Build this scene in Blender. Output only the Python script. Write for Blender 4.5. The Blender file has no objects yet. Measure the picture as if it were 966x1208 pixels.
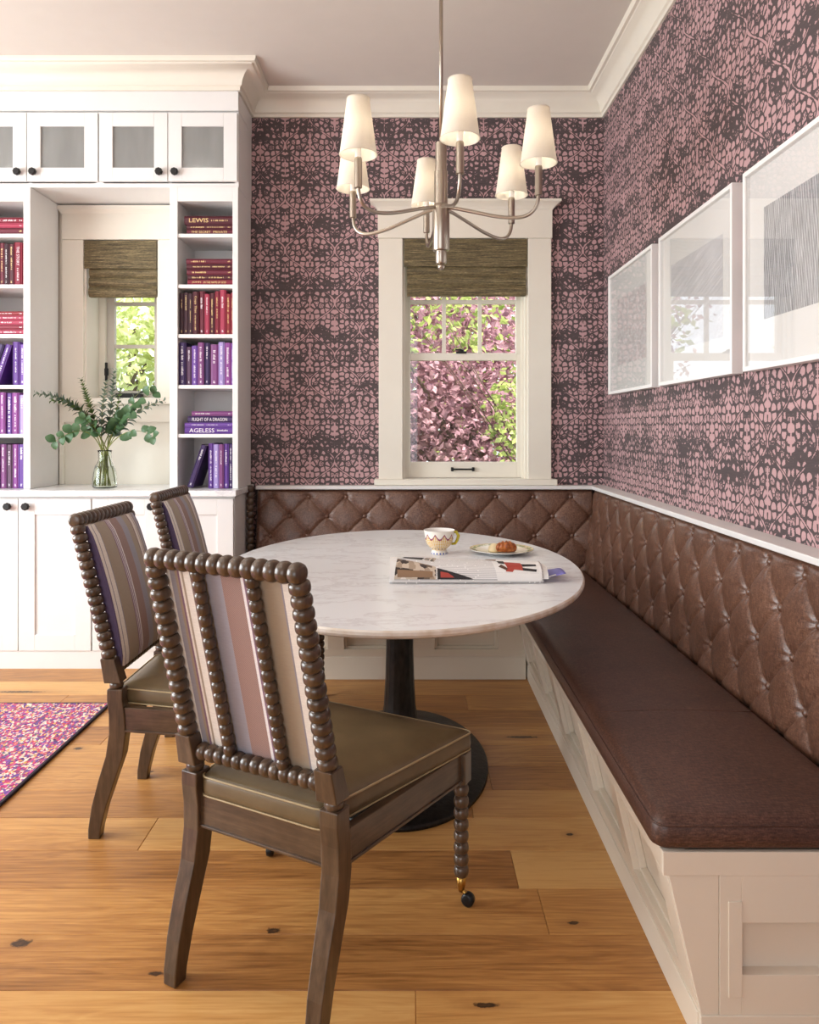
import bpy, bmesh, math, random
from mathutils import Vector, Matrix
PI = math.pi
sc = bpy.context.scene
col = sc.collection
rnd = random.Random(11)

# ------------------------------------------------------------------ camera, world, sun, lights, exposure
cam_d = bpy.data.cameras.new('camera'); cam = bpy.data.objects.new('camera', cam_d); col.objects.link(cam)
cam.location = (0, 0, 1.28); cam.rotation_euler = (PI/2, 0, 0)
cam_d.sensor_width = 36; cam_d.lens = 880/1208*36
cam_d.shift_x = -2/1208; cam_d.shift_y = -99/1208; cam_d.clip_start = .02
sc.camera = cam
sc.view_settings.view_transform = 'Standard'; sc.view_settings.look = 'None'
sc.view_settings.gamma = 1; sc.view_settings.use_curve_mapping = False
sc.view_settings.exposure = -0.08

def S(r, g, b):
    f = lambda c: (c/255/12.92) if c/255 <= .04045 else ((c/255+.055)/1.055)**2.4
    return (f(r), f(g), f(b), 1)

world = bpy.data.worlds.new('sky'); sc.world = world; world.use_nodes = True
bg = world.node_tree.nodes['Background']; bg.inputs[0].default_value = (.86, .93, 1, 1); bg.inputs[1].default_value = 2.4

def lamp(name, kind, loc, energy, color=(1, 1, 1), rot=(0, 0, 0), **kw):
    d = bpy.data.lights.new(name, kind); d.energy = energy; d.color = color
    for k, v in kw.items(): setattr(d, k, v)
    o = bpy.data.objects.new(name, d); o.location = loc; o.rotation_euler = rot; col.objects.link(o)
    return o
def aim(d): return Vector(d).to_track_quat('-Z', 'Y').to_euler()
lamp('sun', 'SUN', (0, -5, 9), 9.0, (1, .95, .86), aim((-.25, .55, -.8)), angle=.02)
# daylight coming in through the big side window and the rear glazing
lamp('side_window_daylight', 'AREA', (-4.1, 1.9, 1.6), 180, (.95, .985, 1), aim((1, 0, -.05)), shape='RECTANGLE', size=2.6, size_y=2.0)
lamp('rear_window_daylight', 'AREA', (-2.0, -2.9, 1.7), 25, (.95, .985, 1), aim((0, 1, 0)), shape='RECTANGLE', size=3.0, size_y=2.2)
for i, (x, y) in enumerate([(-1.6, 2.3), (-1.6, .9), (-3.0, 2.3), (-3.0, .9)]):  # added room fill from unseen lamps under the ceiling
    lamp('ceiling_fill', 'AREA', (x, y, 3.22), 5, (1, .95, .88), (0, 0, 0), shape='DISK', size=.16)

# ------------------------------------------------------------------ material helpers
class NT:
    def __init__(s, name):
        s.m = bpy.data.materials.new(name); s.m.use_nodes = True
        s.t = s.m.node_tree; s.n = s.t.nodes; s.l = s.t.links
        s.b = s.n['Principled BSDF']; s.out = s.n['Material Output']
    def node(s, typ, ins=(), **kw):
        nd = s.n.new(typ)
        for k, v in kw.items(): setattr(nd, k, v)
        for k, v in (ins.items() if isinstance(ins, dict) else enumerate(ins)):
            if v is None: continue
            if isinstance(v, bpy.types.NodeSocket): s.l.new(v, nd.inputs[k])
            else: nd.inputs[k].default_value = v
        return nd
    def math(s, op, a, b=None, c=None, clamp=False):
        nd = s.n.new('ShaderNodeMath'); nd.operation = op; nd.use_clamp = clamp
        for i, v in enumerate((a, b, c)):
            if v is None: continue
            if isinstance(v, bpy.types.NodeSocket): s.l.new(v, nd.inputs[i])
            else: nd.inputs[i].default_value = v
        return nd.outputs[0]
    def pos(s): return s.n.new('ShaderNodeNewGeometry').outputs['Position']
    def obj(s): return s.n.new('ShaderNodeTexCoord').outputs['Object']
    def uv(s): return s.n.new('ShaderNodeTexCoord').outputs['UV']
    def scaled(s, v, sx, sy, sz, off=None):
        nd = s.node('ShaderNodeVectorMath', [v, (sx, sy, sz)], operation='MULTIPLY').outputs[0]
        if off is not None: nd = s.node('ShaderNodeVectorMath', [nd, off], operation='ADD').outputs[0]
        return nd
    def sep(s, v):
        o = s.node('ShaderNodeSeparateXYZ', [v]).outputs; return o[0], o[1], o[2]
    def comb(s, x, y, z): return s.node('ShaderNodeCombineXYZ', [x, y, z]).outputs[0]
    def noise(s, v, scale, detail=3, rough=.55, dist=0):
        return s.node('ShaderNodeTexNoise', {'Vector': v, 'Scale': scale, 'Detail': detail, 'Roughness': rough, 'Distortion': dist}).outputs[0]
    def ramp(s, fac, stops, interp='LINEAR'):
        r = s.n.new('ShaderNodeValToRGB'); r.color_ramp.interpolation = interp
        e = r.color_ramp.elements
        while len(e) > 1: e.remove(e[-1])
        e[0].position = stops[0][0]; e[0].color = stops[0][1]
        for p, c in stops[1:]:
            k = e.new(p); k.color = c
        s.l.new(fac, r.inputs[0]); return r.outputs[0]
    def mix(s, fac, a, b, mode='MIX'):
        nd = s.n.new('ShaderNodeMix'); nd.data_type = 'RGBA'; nd.blend_type = mode
        for i, v in ((0, fac), (6, a), (7, b)):
            if isinstance(v, bpy.types.NodeSocket): s.l.new(v, nd.inputs[i])
            else: nd.inputs[i].default_value = v
        return nd.outputs[2]
    def bump(s, h, strength=.3, dist=.002):
        nd = s.node('ShaderNodeBump', {'Strength': strength, 'Distance': dist, 'Height': h})
        s.l.new(nd.outputs[0], s.b.inputs['Normal'])
    def set(s, **kw):
        for k, v in kw.items():
            k = {'col': 'Base Color', 'rough': 'Roughness', 'metal': 'Metallic', 'spec': 'Specular IOR Level', 'coat': 'Coat Weight',
                 'coatr': 'Coat Roughness', 'trans': 'Transmission Weight', 'sheen': 'Sheen Weight', 'ior': 'IOR'}.get(k, k)
            if isinstance(v, bpy.types.NodeSocket): s.l.new(v, s.b.inputs[k])
            else: s.b.inputs[k].default_value = v
        return s.m
M = {}
def simple(name, c, rough=.5, **kw):
    t = NT(name); nz = t.noise(t.pos(), 9, 3)
    d = tuple(v*.94 for v in c[:3])+(1,)
    t.set(col=t.mix(nz, d, c), rough=rough, **kw); M[name] = t.m; return t.m
simple('white_paint', S(234, 233, 231), .38)
simple('cream_paint', S(234, 228, 214), .38)
simple('bench_paint', S(228, 218, 202), .4)
simple('ceiling_paint', S(222, 215, 207), .8)
simple('wall_paint', S(232, 228, 222), .7)
simple('black_metal', S(22, 22, 24), .35, metal=.3)
simple('brass', S(190, 150, 80), .3, metal=1)
simple('nickel', S(178, 168, 155), .28, metal=1)
simple('paper', S(240, 234, 220), .8)
simple('mat_board', S(243, 241, 238), .8)
simple('frame_white', S(244, 242, 240), .35)
simple('frame_side', S(214, 190, 183), .5)
simple('gilt', S(235, 205, 140), .5)
simple('silver_print', S(240, 235, 240), .5)
simple('grey_sash', S(205, 200, 190), .4)
simple('ext_wood', S(90, 72, 60), .8)
simple('lawn', S(95, 120, 60), .9)
simple('piping_tan', S(168, 148, 112), .45)
simple('purple_edge', S(88, 74, 108), .7)
simple('rug_binding', S(42, 30, 45), .85)
simple('ceramic_yellow', S(196, 180, 50), .2)
simple('pastry_icing', S(240, 222, 180), .4)
simple('stem_green', S(120, 128, 52), .5)
simple('red_print', S(178, 70, 58), .6)
simple('dark_print', S(40, 36, 38), .6)
simple('brown_print', S(150, 118, 90), .6)
simple('violet_print', S(120, 115, 190), .5)
simple('skin_print', S(90, 60, 45), .6)

def glass_pane(name, tint=(1, 1, 1, 1), rough=0.0, refl=1.0):
    t = NT(name)
    tr = t.node('ShaderNodeBsdfTransparent', [tint]); gl = t.node('ShaderNodeBsdfGlossy', {'Roughness': rough})
    lw = t.node('ShaderNodeLayerWeight', {'Blend': .5}).outputs['Facing']
    fr = t.math('MULTIPLY_ADD', t.math('POWER', lw, 5.0), .9, .045)
    mx = t.node('ShaderNodeMixShader', [t.math('MULTIPLY', fr, refl), tr.outputs[0], gl.outputs[0]])
    t.l.new(mx.outputs[0], t.out.inputs[0]); M[name] = t.m
glass_pane('window_glass'); glass_pane('picture_glass', (.97, .97, .97, 1))
def frosted():
    t = NT('seeded_glass')
    tr = t.node('ShaderNodeBsdfTransparent', [(.7, .71, .70, 1)]); df = t.node('ShaderNodeBsdfDiffuse', [(.36, .37, .36, 1)])
    gl = t.node('ShaderNodeBsdfGlossy', {'Roughness': .12})
    nz = t.noise(t.scaled(t.pos(), 9, 9, 2), 1.2, 2)
    m1 = t.node('ShaderNodeMixShader', [t.math('MULTIPLY_ADD', nz, .4, .35), tr.outputs[0], df.outputs[0]])
    m2 = t.node('ShaderNodeMixShader', [.08, m1.outputs[0], gl.outputs[0]])
    t.l.new(m2.outputs[0], t.out.inputs[0]); M['seeded_glass'] = t.m
frosted()
def clear_glass(name, c, ior):
    t = NT(name); t.set(col=c, rough=.02, trans=1.0, ior=ior); M[name] = t.m
clear_glass('vase_glass', (.93, .97, .95, 1), 1.35); clear_glass('water', (.96, .97, .88, 1), 1.2)

def wallpaper():
    t = NT('wallpaper'); x, y, z = t.sep(t.pos())
    nzw = t.noise(t.pos(), 60, 1)
    u = t.math('ADD', t.math('ADD', x, y), t.math('MULTIPLY', nzw, .004))
    H = .146; V = .31
    uu = t.math('PINGPONG', u, H); vv = t.math('FLOORED_MODULO', z, V)
    p2 = t.comb(uu, vv, 0.0)
    # blossoms: rounded cells divided by dark outlines
    vor = t.node('ShaderNodeTexVoronoi', {'Vector': t.scaled(p2, 33, 30, 1), 'Scale': 1.0, 'Randomness': .72}, voronoi_dimensions='2D', feature='DISTANCE_TO_EDGE').outputs[0]
    vc = t.node('ShaderNodeTexVoronoi', {'Vector': t.scaled(p2, 33, 30, 1), 'Scale': 1.0, 'Randomness': .72}, voronoi_dimensions='2D', feature='F1')
    # washed dark patches drawn out sideways, with threads; blossoms shrink into them
    thread = t.noise(t.comb(t.math('MULTIPLY', u, 12.0), t.math('MULTIPLY', z, 420.0), 0.0), 1.0, 1)
    patch = t.noise(t.comb(t.math('MULTIPLY', u, 6.0), t.math('MULTIPLY', z, 9.5), x), 1.0, 4, .6)
    ph = t.math('MULTIPLY', z, 2*PI/V)
    band = t.math('MULTIPLY', t.math('COSINE', t.math('ADD', ph, 1.0)), .05)
    pm = t.math('ADD', t.math('ADD', patch, band), t.math('MULTIPLY', t.math('SUBTRACT', thread, .5), .30))
    wear = t.math('MULTIPLY', t.math('SUBTRACT', pm, .47), 2.6, clamp=True)
    edge = t.math('GREATER_THAN', vor, t.math('MULTIPLY_ADD', wear, .42, .115))
    rad = t.math('LESS_THAN', vc.outputs[0], t.math('MULTIPLY_ADD', wear, -.2, .50))
    cells = t.math('MULTIPLY', edge, rad)
    v3 = t.node('ShaderNodeTexVoronoi', {'Vector': t.scaled(p2, 84, 66, 1), 'Scale': 1.0, 'Randomness': 1.0}, voronoi_dimensions='2D', feature='DISTANCE_TO_EDGE').outputs[0]
    small = t.math('GREATER_THAN', v3, t.math('MULTIPLY_ADD', wear, .6, .10))
    cr = t.sep(vc.outputs['Color'])[0]
    cells = t.math('MULTIPLY', cells, t.math('MAXIMUM', small, t.math('GREATER_THAN', cr, .42)))
    # ogee branches and trunks
    cv = t.math('SUBTRACT', H/2, t.math('MULTIPLY', t.math('COSINE', ph), H/2))
    d = t.math('ABSOLUTE', t.math('SUBTRACT', uu, cv))
    sw = t.math('MULTIPLY_ADD', t.math('SUBTRACT', t.noise(t.comb(t.math('MULTIPLY', uu, 30.0), t.math('MULTIPLY', z, 26.0), 0.0), 1.0, 2), .5), .022, t.math('MULTIPLY_ADD', wear, -.012, .0050))
    stem = t.math('LESS_THAN', d, sw); halo = t.math('LESS_THAN', d, .0115)
    pat = t.math('MULTIPLY', cells, t.math('SUBTRACT', 1.0, halo))
    pat = t.math('MAXIMUM', pat, stem)
    s1 = t.math('MULTIPLY', t.math('LESS_THAN', uu, sw), t.math('LESS_THAN', t.math('COSINE', ph), -.1))
    s2 = t.math('MULTIPLY', t.math('GREATER_THAN', uu, t.math('SUBTRACT', H, sw)), t.math('GREATER_THAN', t.math('COSINE', ph), .1))
    pat = t.math('MAXIMUM', pat, t.math('MAXIMUM', s1, s2))
    pink = t.mix(thread, S(182, 144, 146), S(198, 162, 163)); dark = t.mix(thread, S(60, 50, 52), S(94, 82, 83))
    c = t.mix(pat, dark, pink)
    t.set(col=c, rough=.75); t.bump(thread, .15, .001); M['wallpaper'] = t.m
wallpaper()

def floor_mat():
    t = NT('oak_plank'); p = t.pos()
    rn = t.node('ShaderNodeObjectInfo').outputs['Random']
    off = t.comb(t.math('MULTIPLY', rn, 37.0), t.math('MULTIPLY', rn, 91.0), 0.0)
    v = t.scaled(p, 1.1, 9, 0, off)
    wav = t.noise(v, 1.0, 4, .6, 1.2)
    grain = t.noise(t.scaled(p, 3.5, 95, 0, off), 1.0, 4, .65)
    broad = t.noise(t.scaled(p, .7, 2.2, 0, off), 1.0, 2)
    rings = t.math('SINE', t.math('MULTIPLY', wav, 46.0))
    f = t.math('ADD', t.math('MULTIPLY', rings, .035), t.math('ADD', t.math('MULTIPLY', grain, .50), t.math('MULTIPLY', broad, .48)))
    f = t.math('ADD', f, t.math('MULTIPLY', t.math('SUBTRACT', rn, .5), .30))
    c = t.ramp(f, [(.2, S(126, 80, 40)), (.4, S(178, 124, 68)), (.52, S(200, 147, 84)), (.7, S(216, 168, 104))])
    # knots
    x, y, z = t.sep(p)
    acc = None
    for kx, ky, sx, sy in [(-.97, 1.853, .026, .016), (.46, 3.09, .075, .012), (.165, 1.655, .03, .008), (.03, 2.45, .02, .008), (-.6, 1.75, .02, .008),
                           (-1.33, 2.98, .022, .012), (.42, 1.93, .018, .008), (-1.9, 3.62, .12, .012), (-.98, 2.78, .02, .01), (-.35, 1.9, .02, .012), (.5, 2.35, .012, .008), (-1.0, 3.69, .06, .01)]:
        dx = t.math('DIVIDE', t.math('SUBTRACT', x, kx), sx); dy = t.math('DIVIDE', t.math('SUBTRACT', y, ky), sy)
        dd = t.math('SQRT', t.math('ADD', t.math('MULTIPLY', dx, dx), t.math('MULTIPLY', dy, dy)))
        acc = dd if acc is None else t.math('MINIMUM', acc, dd)
    acc = t.math('ADD', acc, t.math('MULTIPLY', t.math('SUBTRACT', t.noise(p, 70, 3), .5), 1.3))
    kn = t.ramp(acc, [(.0, (.72, .72, .72, 1)), (.55, (.95, .95, .95, 1)), (.72, (.8, .8, .8, 1)), (.98, (.22, .22, .22, 1)), (1.0, (.12, .12, .12, 1))])
    k2 = t.math('MULTIPLY', t.math('LESS_THAN', acc, 1.0), t.sep(kn)[0])
    halo = t.math('MULTIPLY', t.math('SUBTRACT', 1.0, t.math('DIVIDE', acc, 3.2), clamp=True), .5)
    c = t.mix(halo, c, S(130, 78, 38)); c = t.mix(k2, c, S(38, 26, 20))
    t.set(col=c, rough=t.math('MULTIPLY_ADD', grain, .2, .3), spec=.4); t.bump(grain, .12, .001); M['oak_plank'] = t.m
floor_mat()

def dark_wood():
    t = NT('walnut_stain'); p = t.obj()
    g = t.noise(t.scaled(p, 60, 60, 7), 1.0, 4, .65); b = t.noise(p, 14, 3)
    c = t.ramp(t.math('MULTIPLY_ADD', g, .7, t.math('MULTIPLY', b, .35)), [(.3, S(40, 29, 20)), (.52, S(74, 56, 41)), (.72, S(98, 77, 58))])
    t.set(col=c, rough=.3, spec=.6, coat=.3, coatr=.15); t.bump(g, .15, .001); M['walnut_stain'] = t.m
dark_wood()
def dark_rail():
    t = NT('walnut_rail'); p = t.obj()
    g = t.noise(t.scaled(p, 8, 8, 75), 1.0, 4, .65); b = t.noise(p, 14, 3)
    c = t.ramp(t.math('MULTIPLY_ADD', g, .7, t.math('MULTIPLY', b, .35)), [(.3, S(40, 29, 20)), (.52, S(74, 56, 41)), (.72, S(98, 77, 58))])
    t.set(col=c, rough=.3, spec=.6, coat=.3, coatr=.15); t.bump(g, .15, .001); M['walnut_rail'] = t.m
dark_rail()
def leather():
    t = NT('brown_leather'); p = t.pos()
    w1 = t.noise(t.scaled(p, 260, 260, 60), 1.0, 2); w2 = t.noise(t.scaled(p, 70, 70, 360), 1.0, 2)
    b = t.noise(p, 5, 3)
    f = t.math('ADD', t.math('MULTIPLY', w1, .4), t.math('ADD', t.math('MULTIPLY', w2, .4), t.math('MULTIPLY', b, .2)))
    c = t.ramp(f, [(.38, S(72, 47, 36)), (.5, S(100, 68, 53)), (.64, S(134, 99, 80))])
    t.set(col=c, rough=.34, spec=.6); t.bump(t.math('ADD', w1, w2), .2, .0012); M['brown_leather'] = t.m
    t = NT('seat_weave'); p = t.pos()
    w1 = t.noise(t.scaled(p, 60, 300, 300), 1.0, 2); w2 = t.noise(t.scaled(p, 300, 80, 300), 1.0, 2)
    b = t.noise(p, 3.5, 3)
    f = t.math('ADD', t.math('MULTIPLY', w1, .45), t.math('ADD', t.math('MULTIPLY', w2, .35), t.math('MULTIPLY', b, .25)))
    c = t.ramp(f, [(.38, S(52, 33, 27)), (.52, S(77, 51, 42)), (.66, S(104, 74, 61))])
    t.set(col=c, rough=.4, spec=.45); t.bump(t.math('ADD', w1, w2), .2, .0012); M['seat_weave'] = t.m
    t = NT('olive_leather'); p = t.obj()
    n = t.noise(p, 7, 4); f = t.noise(p, 260, 2)
    c = t.ramp(n, [(.3, S(92, 77, 54)), (.7, S(116, 98, 70))])
    t.set(col=c, rough=.38, spec=.5); t.bump(f, .12, .0006); M['olive_leather'] = t.m
leather()
def marble():
    for nm, base in (('table_marble', S(240, 243, 245)), ('counter_marble', S(238, 239, 240))):
        t = NT(nm); p = t.pos()
        w = t.noise(p, 2.2, 5, .6); v = t.noise(t.scaled(p, 2.6, 6, 4, t.scaled(t.comb(w, w, w), 1.6, 1.6, 1.6)), 1.0, 6, .62)
        vein = t.math('ABSOLUTE', t.math('SUBTRACT', v, .5))
        c = t.ramp(vein, [(0, S(219, 219, 222)), (.012, S(230, 231, 233)), (.035, base), (.5, base)])
        cl = t.noise(p, 3.2, 4); c = t.mix(t.math('MULTIPLY', cl, .25), c, S(226, 225, 226))
        t.set(col=c, rough=.22, spec=.5); M[nm] = t.m
    t = NT('marble_edge'); n = t.noise(t.pos(), 16, 4)
    t.set(col=t.ramp(n, [(.35, S(205, 186, 164)), (.6, S(228, 220, 210))]), rough=.35); M['marble_edge'] = t.m
marble()
def iron():
    t = NT('hammered_iron'); n = t.noise(t.scaled(t.obj(), 60, 60, 25), 1.0, 3)
    t.set(col=t.ramp(n, [(.3, S(16, 16, 18)), (.8, S(46, 44, 42))]), rough=.42, metal=.5); t.bump(n, .5, .004); M['hammered_iron'] = t.m
iron()
def stripe():
    t = NT('stripe_fabric'); p = t.obj(); x, y, z = t.sep(p)
    f = t.math('MULTIPLY_ADD', x, 1/.38, .5)
    cr, li, ta, rb, wh, mv, ln = S(240, 232, 222), S(156, 155, 168), S(166, 150, 128), S(134, 104, 96), S(242, 237, 238), S(132, 98, 124), S(146, 140, 150)
    stops = [(0, cr), (.045, li), (.085, ta), (.105, mv), (.12, cr), (.135, ta), (.15, cr), (.20, rb), (.225, ta), (.31, ta), (.325, li), (.44, rb), (.585, wh), (.605, mv), (.62, wh),
             (.632, mv), (.645, wh), (.655, mv), (.675, ta), (.86, ln), (.872, cr), (.895, cr), (.93, ln), (.942, cr)]
    c = t.ramp(f, stops, 'CONSTANT')
    wv = t.noise(t.scaled(p, 60, 60, 500), 1.0, 2)
    diag = t.math('SINE', t.math('MULTIPLY', t.math('ADD', x, t.math('MULTIPLY', z, .7)), 1400.0))
    c = t.mix(t.math('MULTIPLY', wv, .35), c, S(120, 105, 105))
    inrb = t.math('MULTIPLY', t.math('GREATER_THAN', f, .44), t.math('LESS_THAN', f, .585))
    c = t.mix(t.math('MULTIPLY', inrb, t.math('MULTIPLY', t.math('GREATER_THAN', diag, .2), .45)), c, S(196, 160, 150))
    t.set(col=c, rough=.62, sheen=.15); t.bump(wv, .15, .001); M['stripe_fabric'] = t.m
stripe()
def bamboo():
    t = NT('woven_grass'); x, y, z = t.sep(t.pos())
    a = t.noise(t.comb(t.math('MULTIPLY', x, 9.0), t.math('MULTIPLY', z, 210.0), y), 1.0, 3)
    b = t.noise(t.comb(t.math('MULTIPLY', x, 70.0), t.math('MULTIPLY', z, 300.0), y), 1.0, 2)
    c = t.ramp(t.math('MULTIPLY_ADD', a, .65, t.math('MULTIPLY', b, .35)), [(.34, S(52, 45, 31)), (.5, S(104, 92, 64)), (.62, S(140, 124, 88)), (.72, S(194, 180, 142))])
    t.set(col=c, rough=.7); t.bump(a, .5, .003); M['woven_grass'] = t.m
bamboo()
def rug():
    t = NT('rug_pile'); p = t.pos()
    w = t.noise(p, 30, 2)
    v = t.node('ShaderNodeTexVoronoi', {'Vector': t.scaled(p, 120, 84, 1, t.comb(w, 0.0, 0.0)), 'Scale': 1.0, 'Randomness': 1.0}, voronoi_dimensions='2D').outputs['Color']
    r = t.sep(v)[0]
    st = t.noise(t.scaled(p, 9, 1.6, 1), 1.0, 4, .6)
    f = t.math('ADD', t.math('MULTIPLY', r, .52), t.math('MULTIPLY', st, .62))
    c = t.ramp(f, [(0, S(60, 30, 70)), (.28, S(92, 44, 118)), (.38, S(190, 40, 110)), (.45, S(112, 60, 150)), (.52, S(206, 70, 80)), (.57, S(226, 190, 170)), (.62, S(160, 36, 96)),
                   (.68, S(214, 168, 84)), (.72, S(236, 214, 196)), (.78, S(90, 96, 110)), (.82, S(196, 60, 130)), (.9, S(230, 200, 150))], 'CONSTANT')
    t.set(col=c, rough=.95, sheen=.2); t.bump(r, .6, .004); M['rug_pile'] = t.m
rug()
def shade_fabric():
    t = NT('linen_shade'); n = t.noise(t.scaled(t.pos(), 200, 200, 500), 1.0, 2)
    c = t.mix(n, S(242, 236, 224), S(250, 246, 238))
    df = t.node('ShaderNodeBsdfDiffuse', [c]); tl = t.node('ShaderNodeBsdfTranslucent', [c])
    mx = t.node('ShaderNodeMixShader', [.42, df.outputs[0], tl.outputs[0]]); t.l.new(mx.outputs[0], t.out.inputs[0]); M['linen_shade'] = t.m
    t = NT('bulb_glow'); e = t.node('ShaderNodeEmission', [(1, .9, .76, 1), 9.0]); t.l.new(e.outputs[0], t.out.inputs[0]); M['bulb_glow'] = t.m
shade_fabric()
def leafmat(name, c1, c2, rough=.5, tl=.35):
    t = NT(name); n = t.noise(t.pos(), 6, 3)
    rn = t.node('ShaderNodeNewGeometry').outputs['Random Per Island']
    c = t.ramp(t.math('MULTIPLY_ADD', rn, .6, t.math('MULTIPLY', n, .4)), [(.2, c1), (.8, c2)])
    t.set(col=c, rough=rough)
    tr = t.node('ShaderNodeBsdfTranslucent', [c]); mx = t.node('ShaderNodeMixShader', [tl, t.b.outputs[0], tr.outputs[0]])
    t.l.new(mx.outputs[0], t.out.inputs[0]); M[name] = t.m
leafmat('purple_leaf', S(140, 98, 112), S(222, 176, 184)); leafmat('lime_leaf', S(130, 150, 66), S(216, 224, 140)); leafmat('pale_leaf', S(196, 208, 120), S(250, 252, 216))  # niche window tree: overexposure put into its lightened leaf colours
leafmat('euc_silver', S(74, 94, 80), S(124, 142, 124), .5, .2); leafmat('euc_green', S(52, 84, 46), S(108, 132, 72), .45, .2); leafmat('euc_round', S(46, 84, 50), S(108, 144, 100), .4, .25)
def cup_mat():
    t = NT('painted_cup'); u, v, _ = t.sep(t.uv())
    a = t.math('MULTIPLY', u, 2*PI*10)
    sc1 = t.math('MULTIPLY_ADD', t.math('ABSOLUTE', t.math('SINE', t.math('MULTIPLY', a, .5))), -.13, .90)
    line = t.math('LESS_THAN', t.math('ABSOLUTE', t.math('SUBTRACT', v, sc1)), .022)
    dots = t.node('ShaderNodeTexVoronoi', {'Vector': t.comb(t.math('MULTIPLY', u, 44.0), t.math('MULTIPLY', v, 20.0), 0.0), 'Scale': 1.0, 'Randomness': .0}, voronoi_dimensions='2D').outputs[0]
    dot = t.math('LESS_THAN', dots, .42)
    midm = t.math('MULTIPLY', t.math('GREATER_THAN', v, .30), t.math('LESS_THAN', v, sc1))
    c = t.mix(t.math('MULTIPLY', dot, midm), S(243, 238, 228), S(222, 172, 50))
    big = t.math('MULTIPLY', t.math('LESS_THAN', t.math('ABSOLUTE', t.math('SUBTRACT', v, .42)), .035), t.math('GREATER_THAN', t.math('SINE', t.math('MULTIPLY', a, 1.4)), .55))
    c = t.mix(big, c, S(50, 52, 80)); c = t.mix(line, c, S(150, 70, 104))
    foot = t.math('MULTIPLY', t.math('LESS_THAN', v, .17), t.math('GREATER_THAN', t.math('SINE', t.math('MULTIPLY', a, 1.6)), .1))
    c = t.mix(foot, c, S(104, 122, 186))
    t.set(col=c, rough=.18); M['painted_cup'] = t.m
    t = NT('painted_plate'); u, v, _ = t.sep(t.uv())
    rim = t.math('MULTIPLY', t.math('GREATER_THAN', v, .62), t.math('LESS_THAN', v, .9))
    n = t.noise(t.comb(t.math('MULTIPLY', u, 26.0), t.math('MULTIPLY', v, 9.0), 0.0), 1.0, 3)
    c = t.mix(t.math('MULTIPLY', rim, t.math('GREATER_THAN', n, .47)), t.mix(rim, S(240, 234, 214), S(222, 212, 170)), S(140, 150, 92))
    c = t.mix(t.math('GREATER_THAN', v, .93), c, S(206, 176, 88)); t.set(col=c, rough=.15); M['painted_plate'] = t.m
    t = NT('pastry'); n = t.noise(t.pos(), 70, 4)
    t.set(col=t.ramp(n, [(.3, S(112, 52, 20)), (.55, S(176, 96, 40)), (.75, S(222, 158, 84))]), rough=.3); t.bump(n, .5, .004); M['pastry'] = t.m
cup_mat()
def prints():
    t = NT('page_print'); u, v, _ = t.sep(t.uv())
    ln = t.math('GREATER_THAN', t.math('SINE', t.math('MULTIPLY', v, 2*PI*40)), .1)
    wd = t.math('GREATER_THAN', t.noise(t.comb(t.math('MULTIPLY', u, 60.0), t.math('FLOOR', t.math('MULTIPLY', v, 40.0)), 0.0), 1.0, 0), .36)
    t.set(col=t.mix(t.math('MULTIPLY', t.math('MULTIPLY', ln, wd), .6), S(240, 238, 236), S(150, 148, 150)), rough=.45); M['page_print'] = t.m
    t = NT('interior_photo'); u, v, _ = t.sep(t.uv())
    n = t.node('ShaderNodeTexVoronoi', {'Vector': t.comb(t.math('MULTIPLY', u, 7.0), t.math('MULTIPLY', v, 4.0), 0.0), 'Scale': 1.0}, voronoi_dimensions='2D', distance='CHEBYCHEV').outputs['Color']
    t.set(col=t.ramp(t.sep(n)[1], [(0, S(60, 50, 46)), (.25, S(170, 150, 130)), (.45, S(206, 190, 172)), (.7, S(110, 92, 76)), (.9, S(232, 224, 214))], 'CONSTANT'), rough=.4); M['interior_photo'] = t.m
    # the three grey prints; hatched and speckled ones paled to mimic glass reflection
    t = NT('wood_grain_print'); x, y, z = t.sep(t.pos())
    dy = t.math('ABSOLUTE', t.math('SUBTRACT', y, 2.02))
    arch = t.math('ADD', t.math('MULTIPLY', z, -.16), t.math('MULTIPLY', dy, 1.0))
    wob = t.noise(t.comb(0.0, t.math('MULTIPLY', y, 8.0), t.math('MULTIPLY', z, 4.0)), 1.0, 4)
    f = t.math('SINE', t.math('ADD', t.math('MULTIPLY', arch, 520.0), t.math('MULTIPLY', wob, 12.0)))
    st = t.noise(t.comb(0.0, t.math('MULTIPLY', y, 200.0), t.math('MULTIPLY', z, 12.0)), 1.0, 3)
    t.set(col=t.ramp(t.math('ADD', t.math('MULTIPLY', f, .12), st), [(.25, S(130, 130, 132)), (.5, S(176, 176, 178)), (.75, S(226, 226, 228))]), rough=.8); M['wood_grain_print'] = t.m
    t = NT('hatched_print'); x, y, z = t.sep(t.pos())
    st = t.noise(t.comb(0.0, t.math('MULTIPLY', t.math('MULTIPLY_ADD', y, .35, z), 150.0), t.math('MULTIPLY', y, 4.0)), 1.0, 3)
    b = t.noise(t.pos(), 5, 3)
    t.set(col=t.ramp(t.math('MULTIPLY_ADD', st, .6, t.math('MULTIPLY', b, .4)), [(.35, S(196, 194, 196)), (.65, S(234, 232, 233))]), rough=.8); M['hatched_print'] = t.m
    t = NT('speckled_print'); n = t.noise(t.scaled(t.pos(), 1, 34, 50), 1.0, 3)
    t.set(col=t.ramp(n, [(.4, S(216, 206, 205)), (.6, S(236, 232, 232))]), rough=.8); M['speckled_print'] = t.m
prints()
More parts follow.
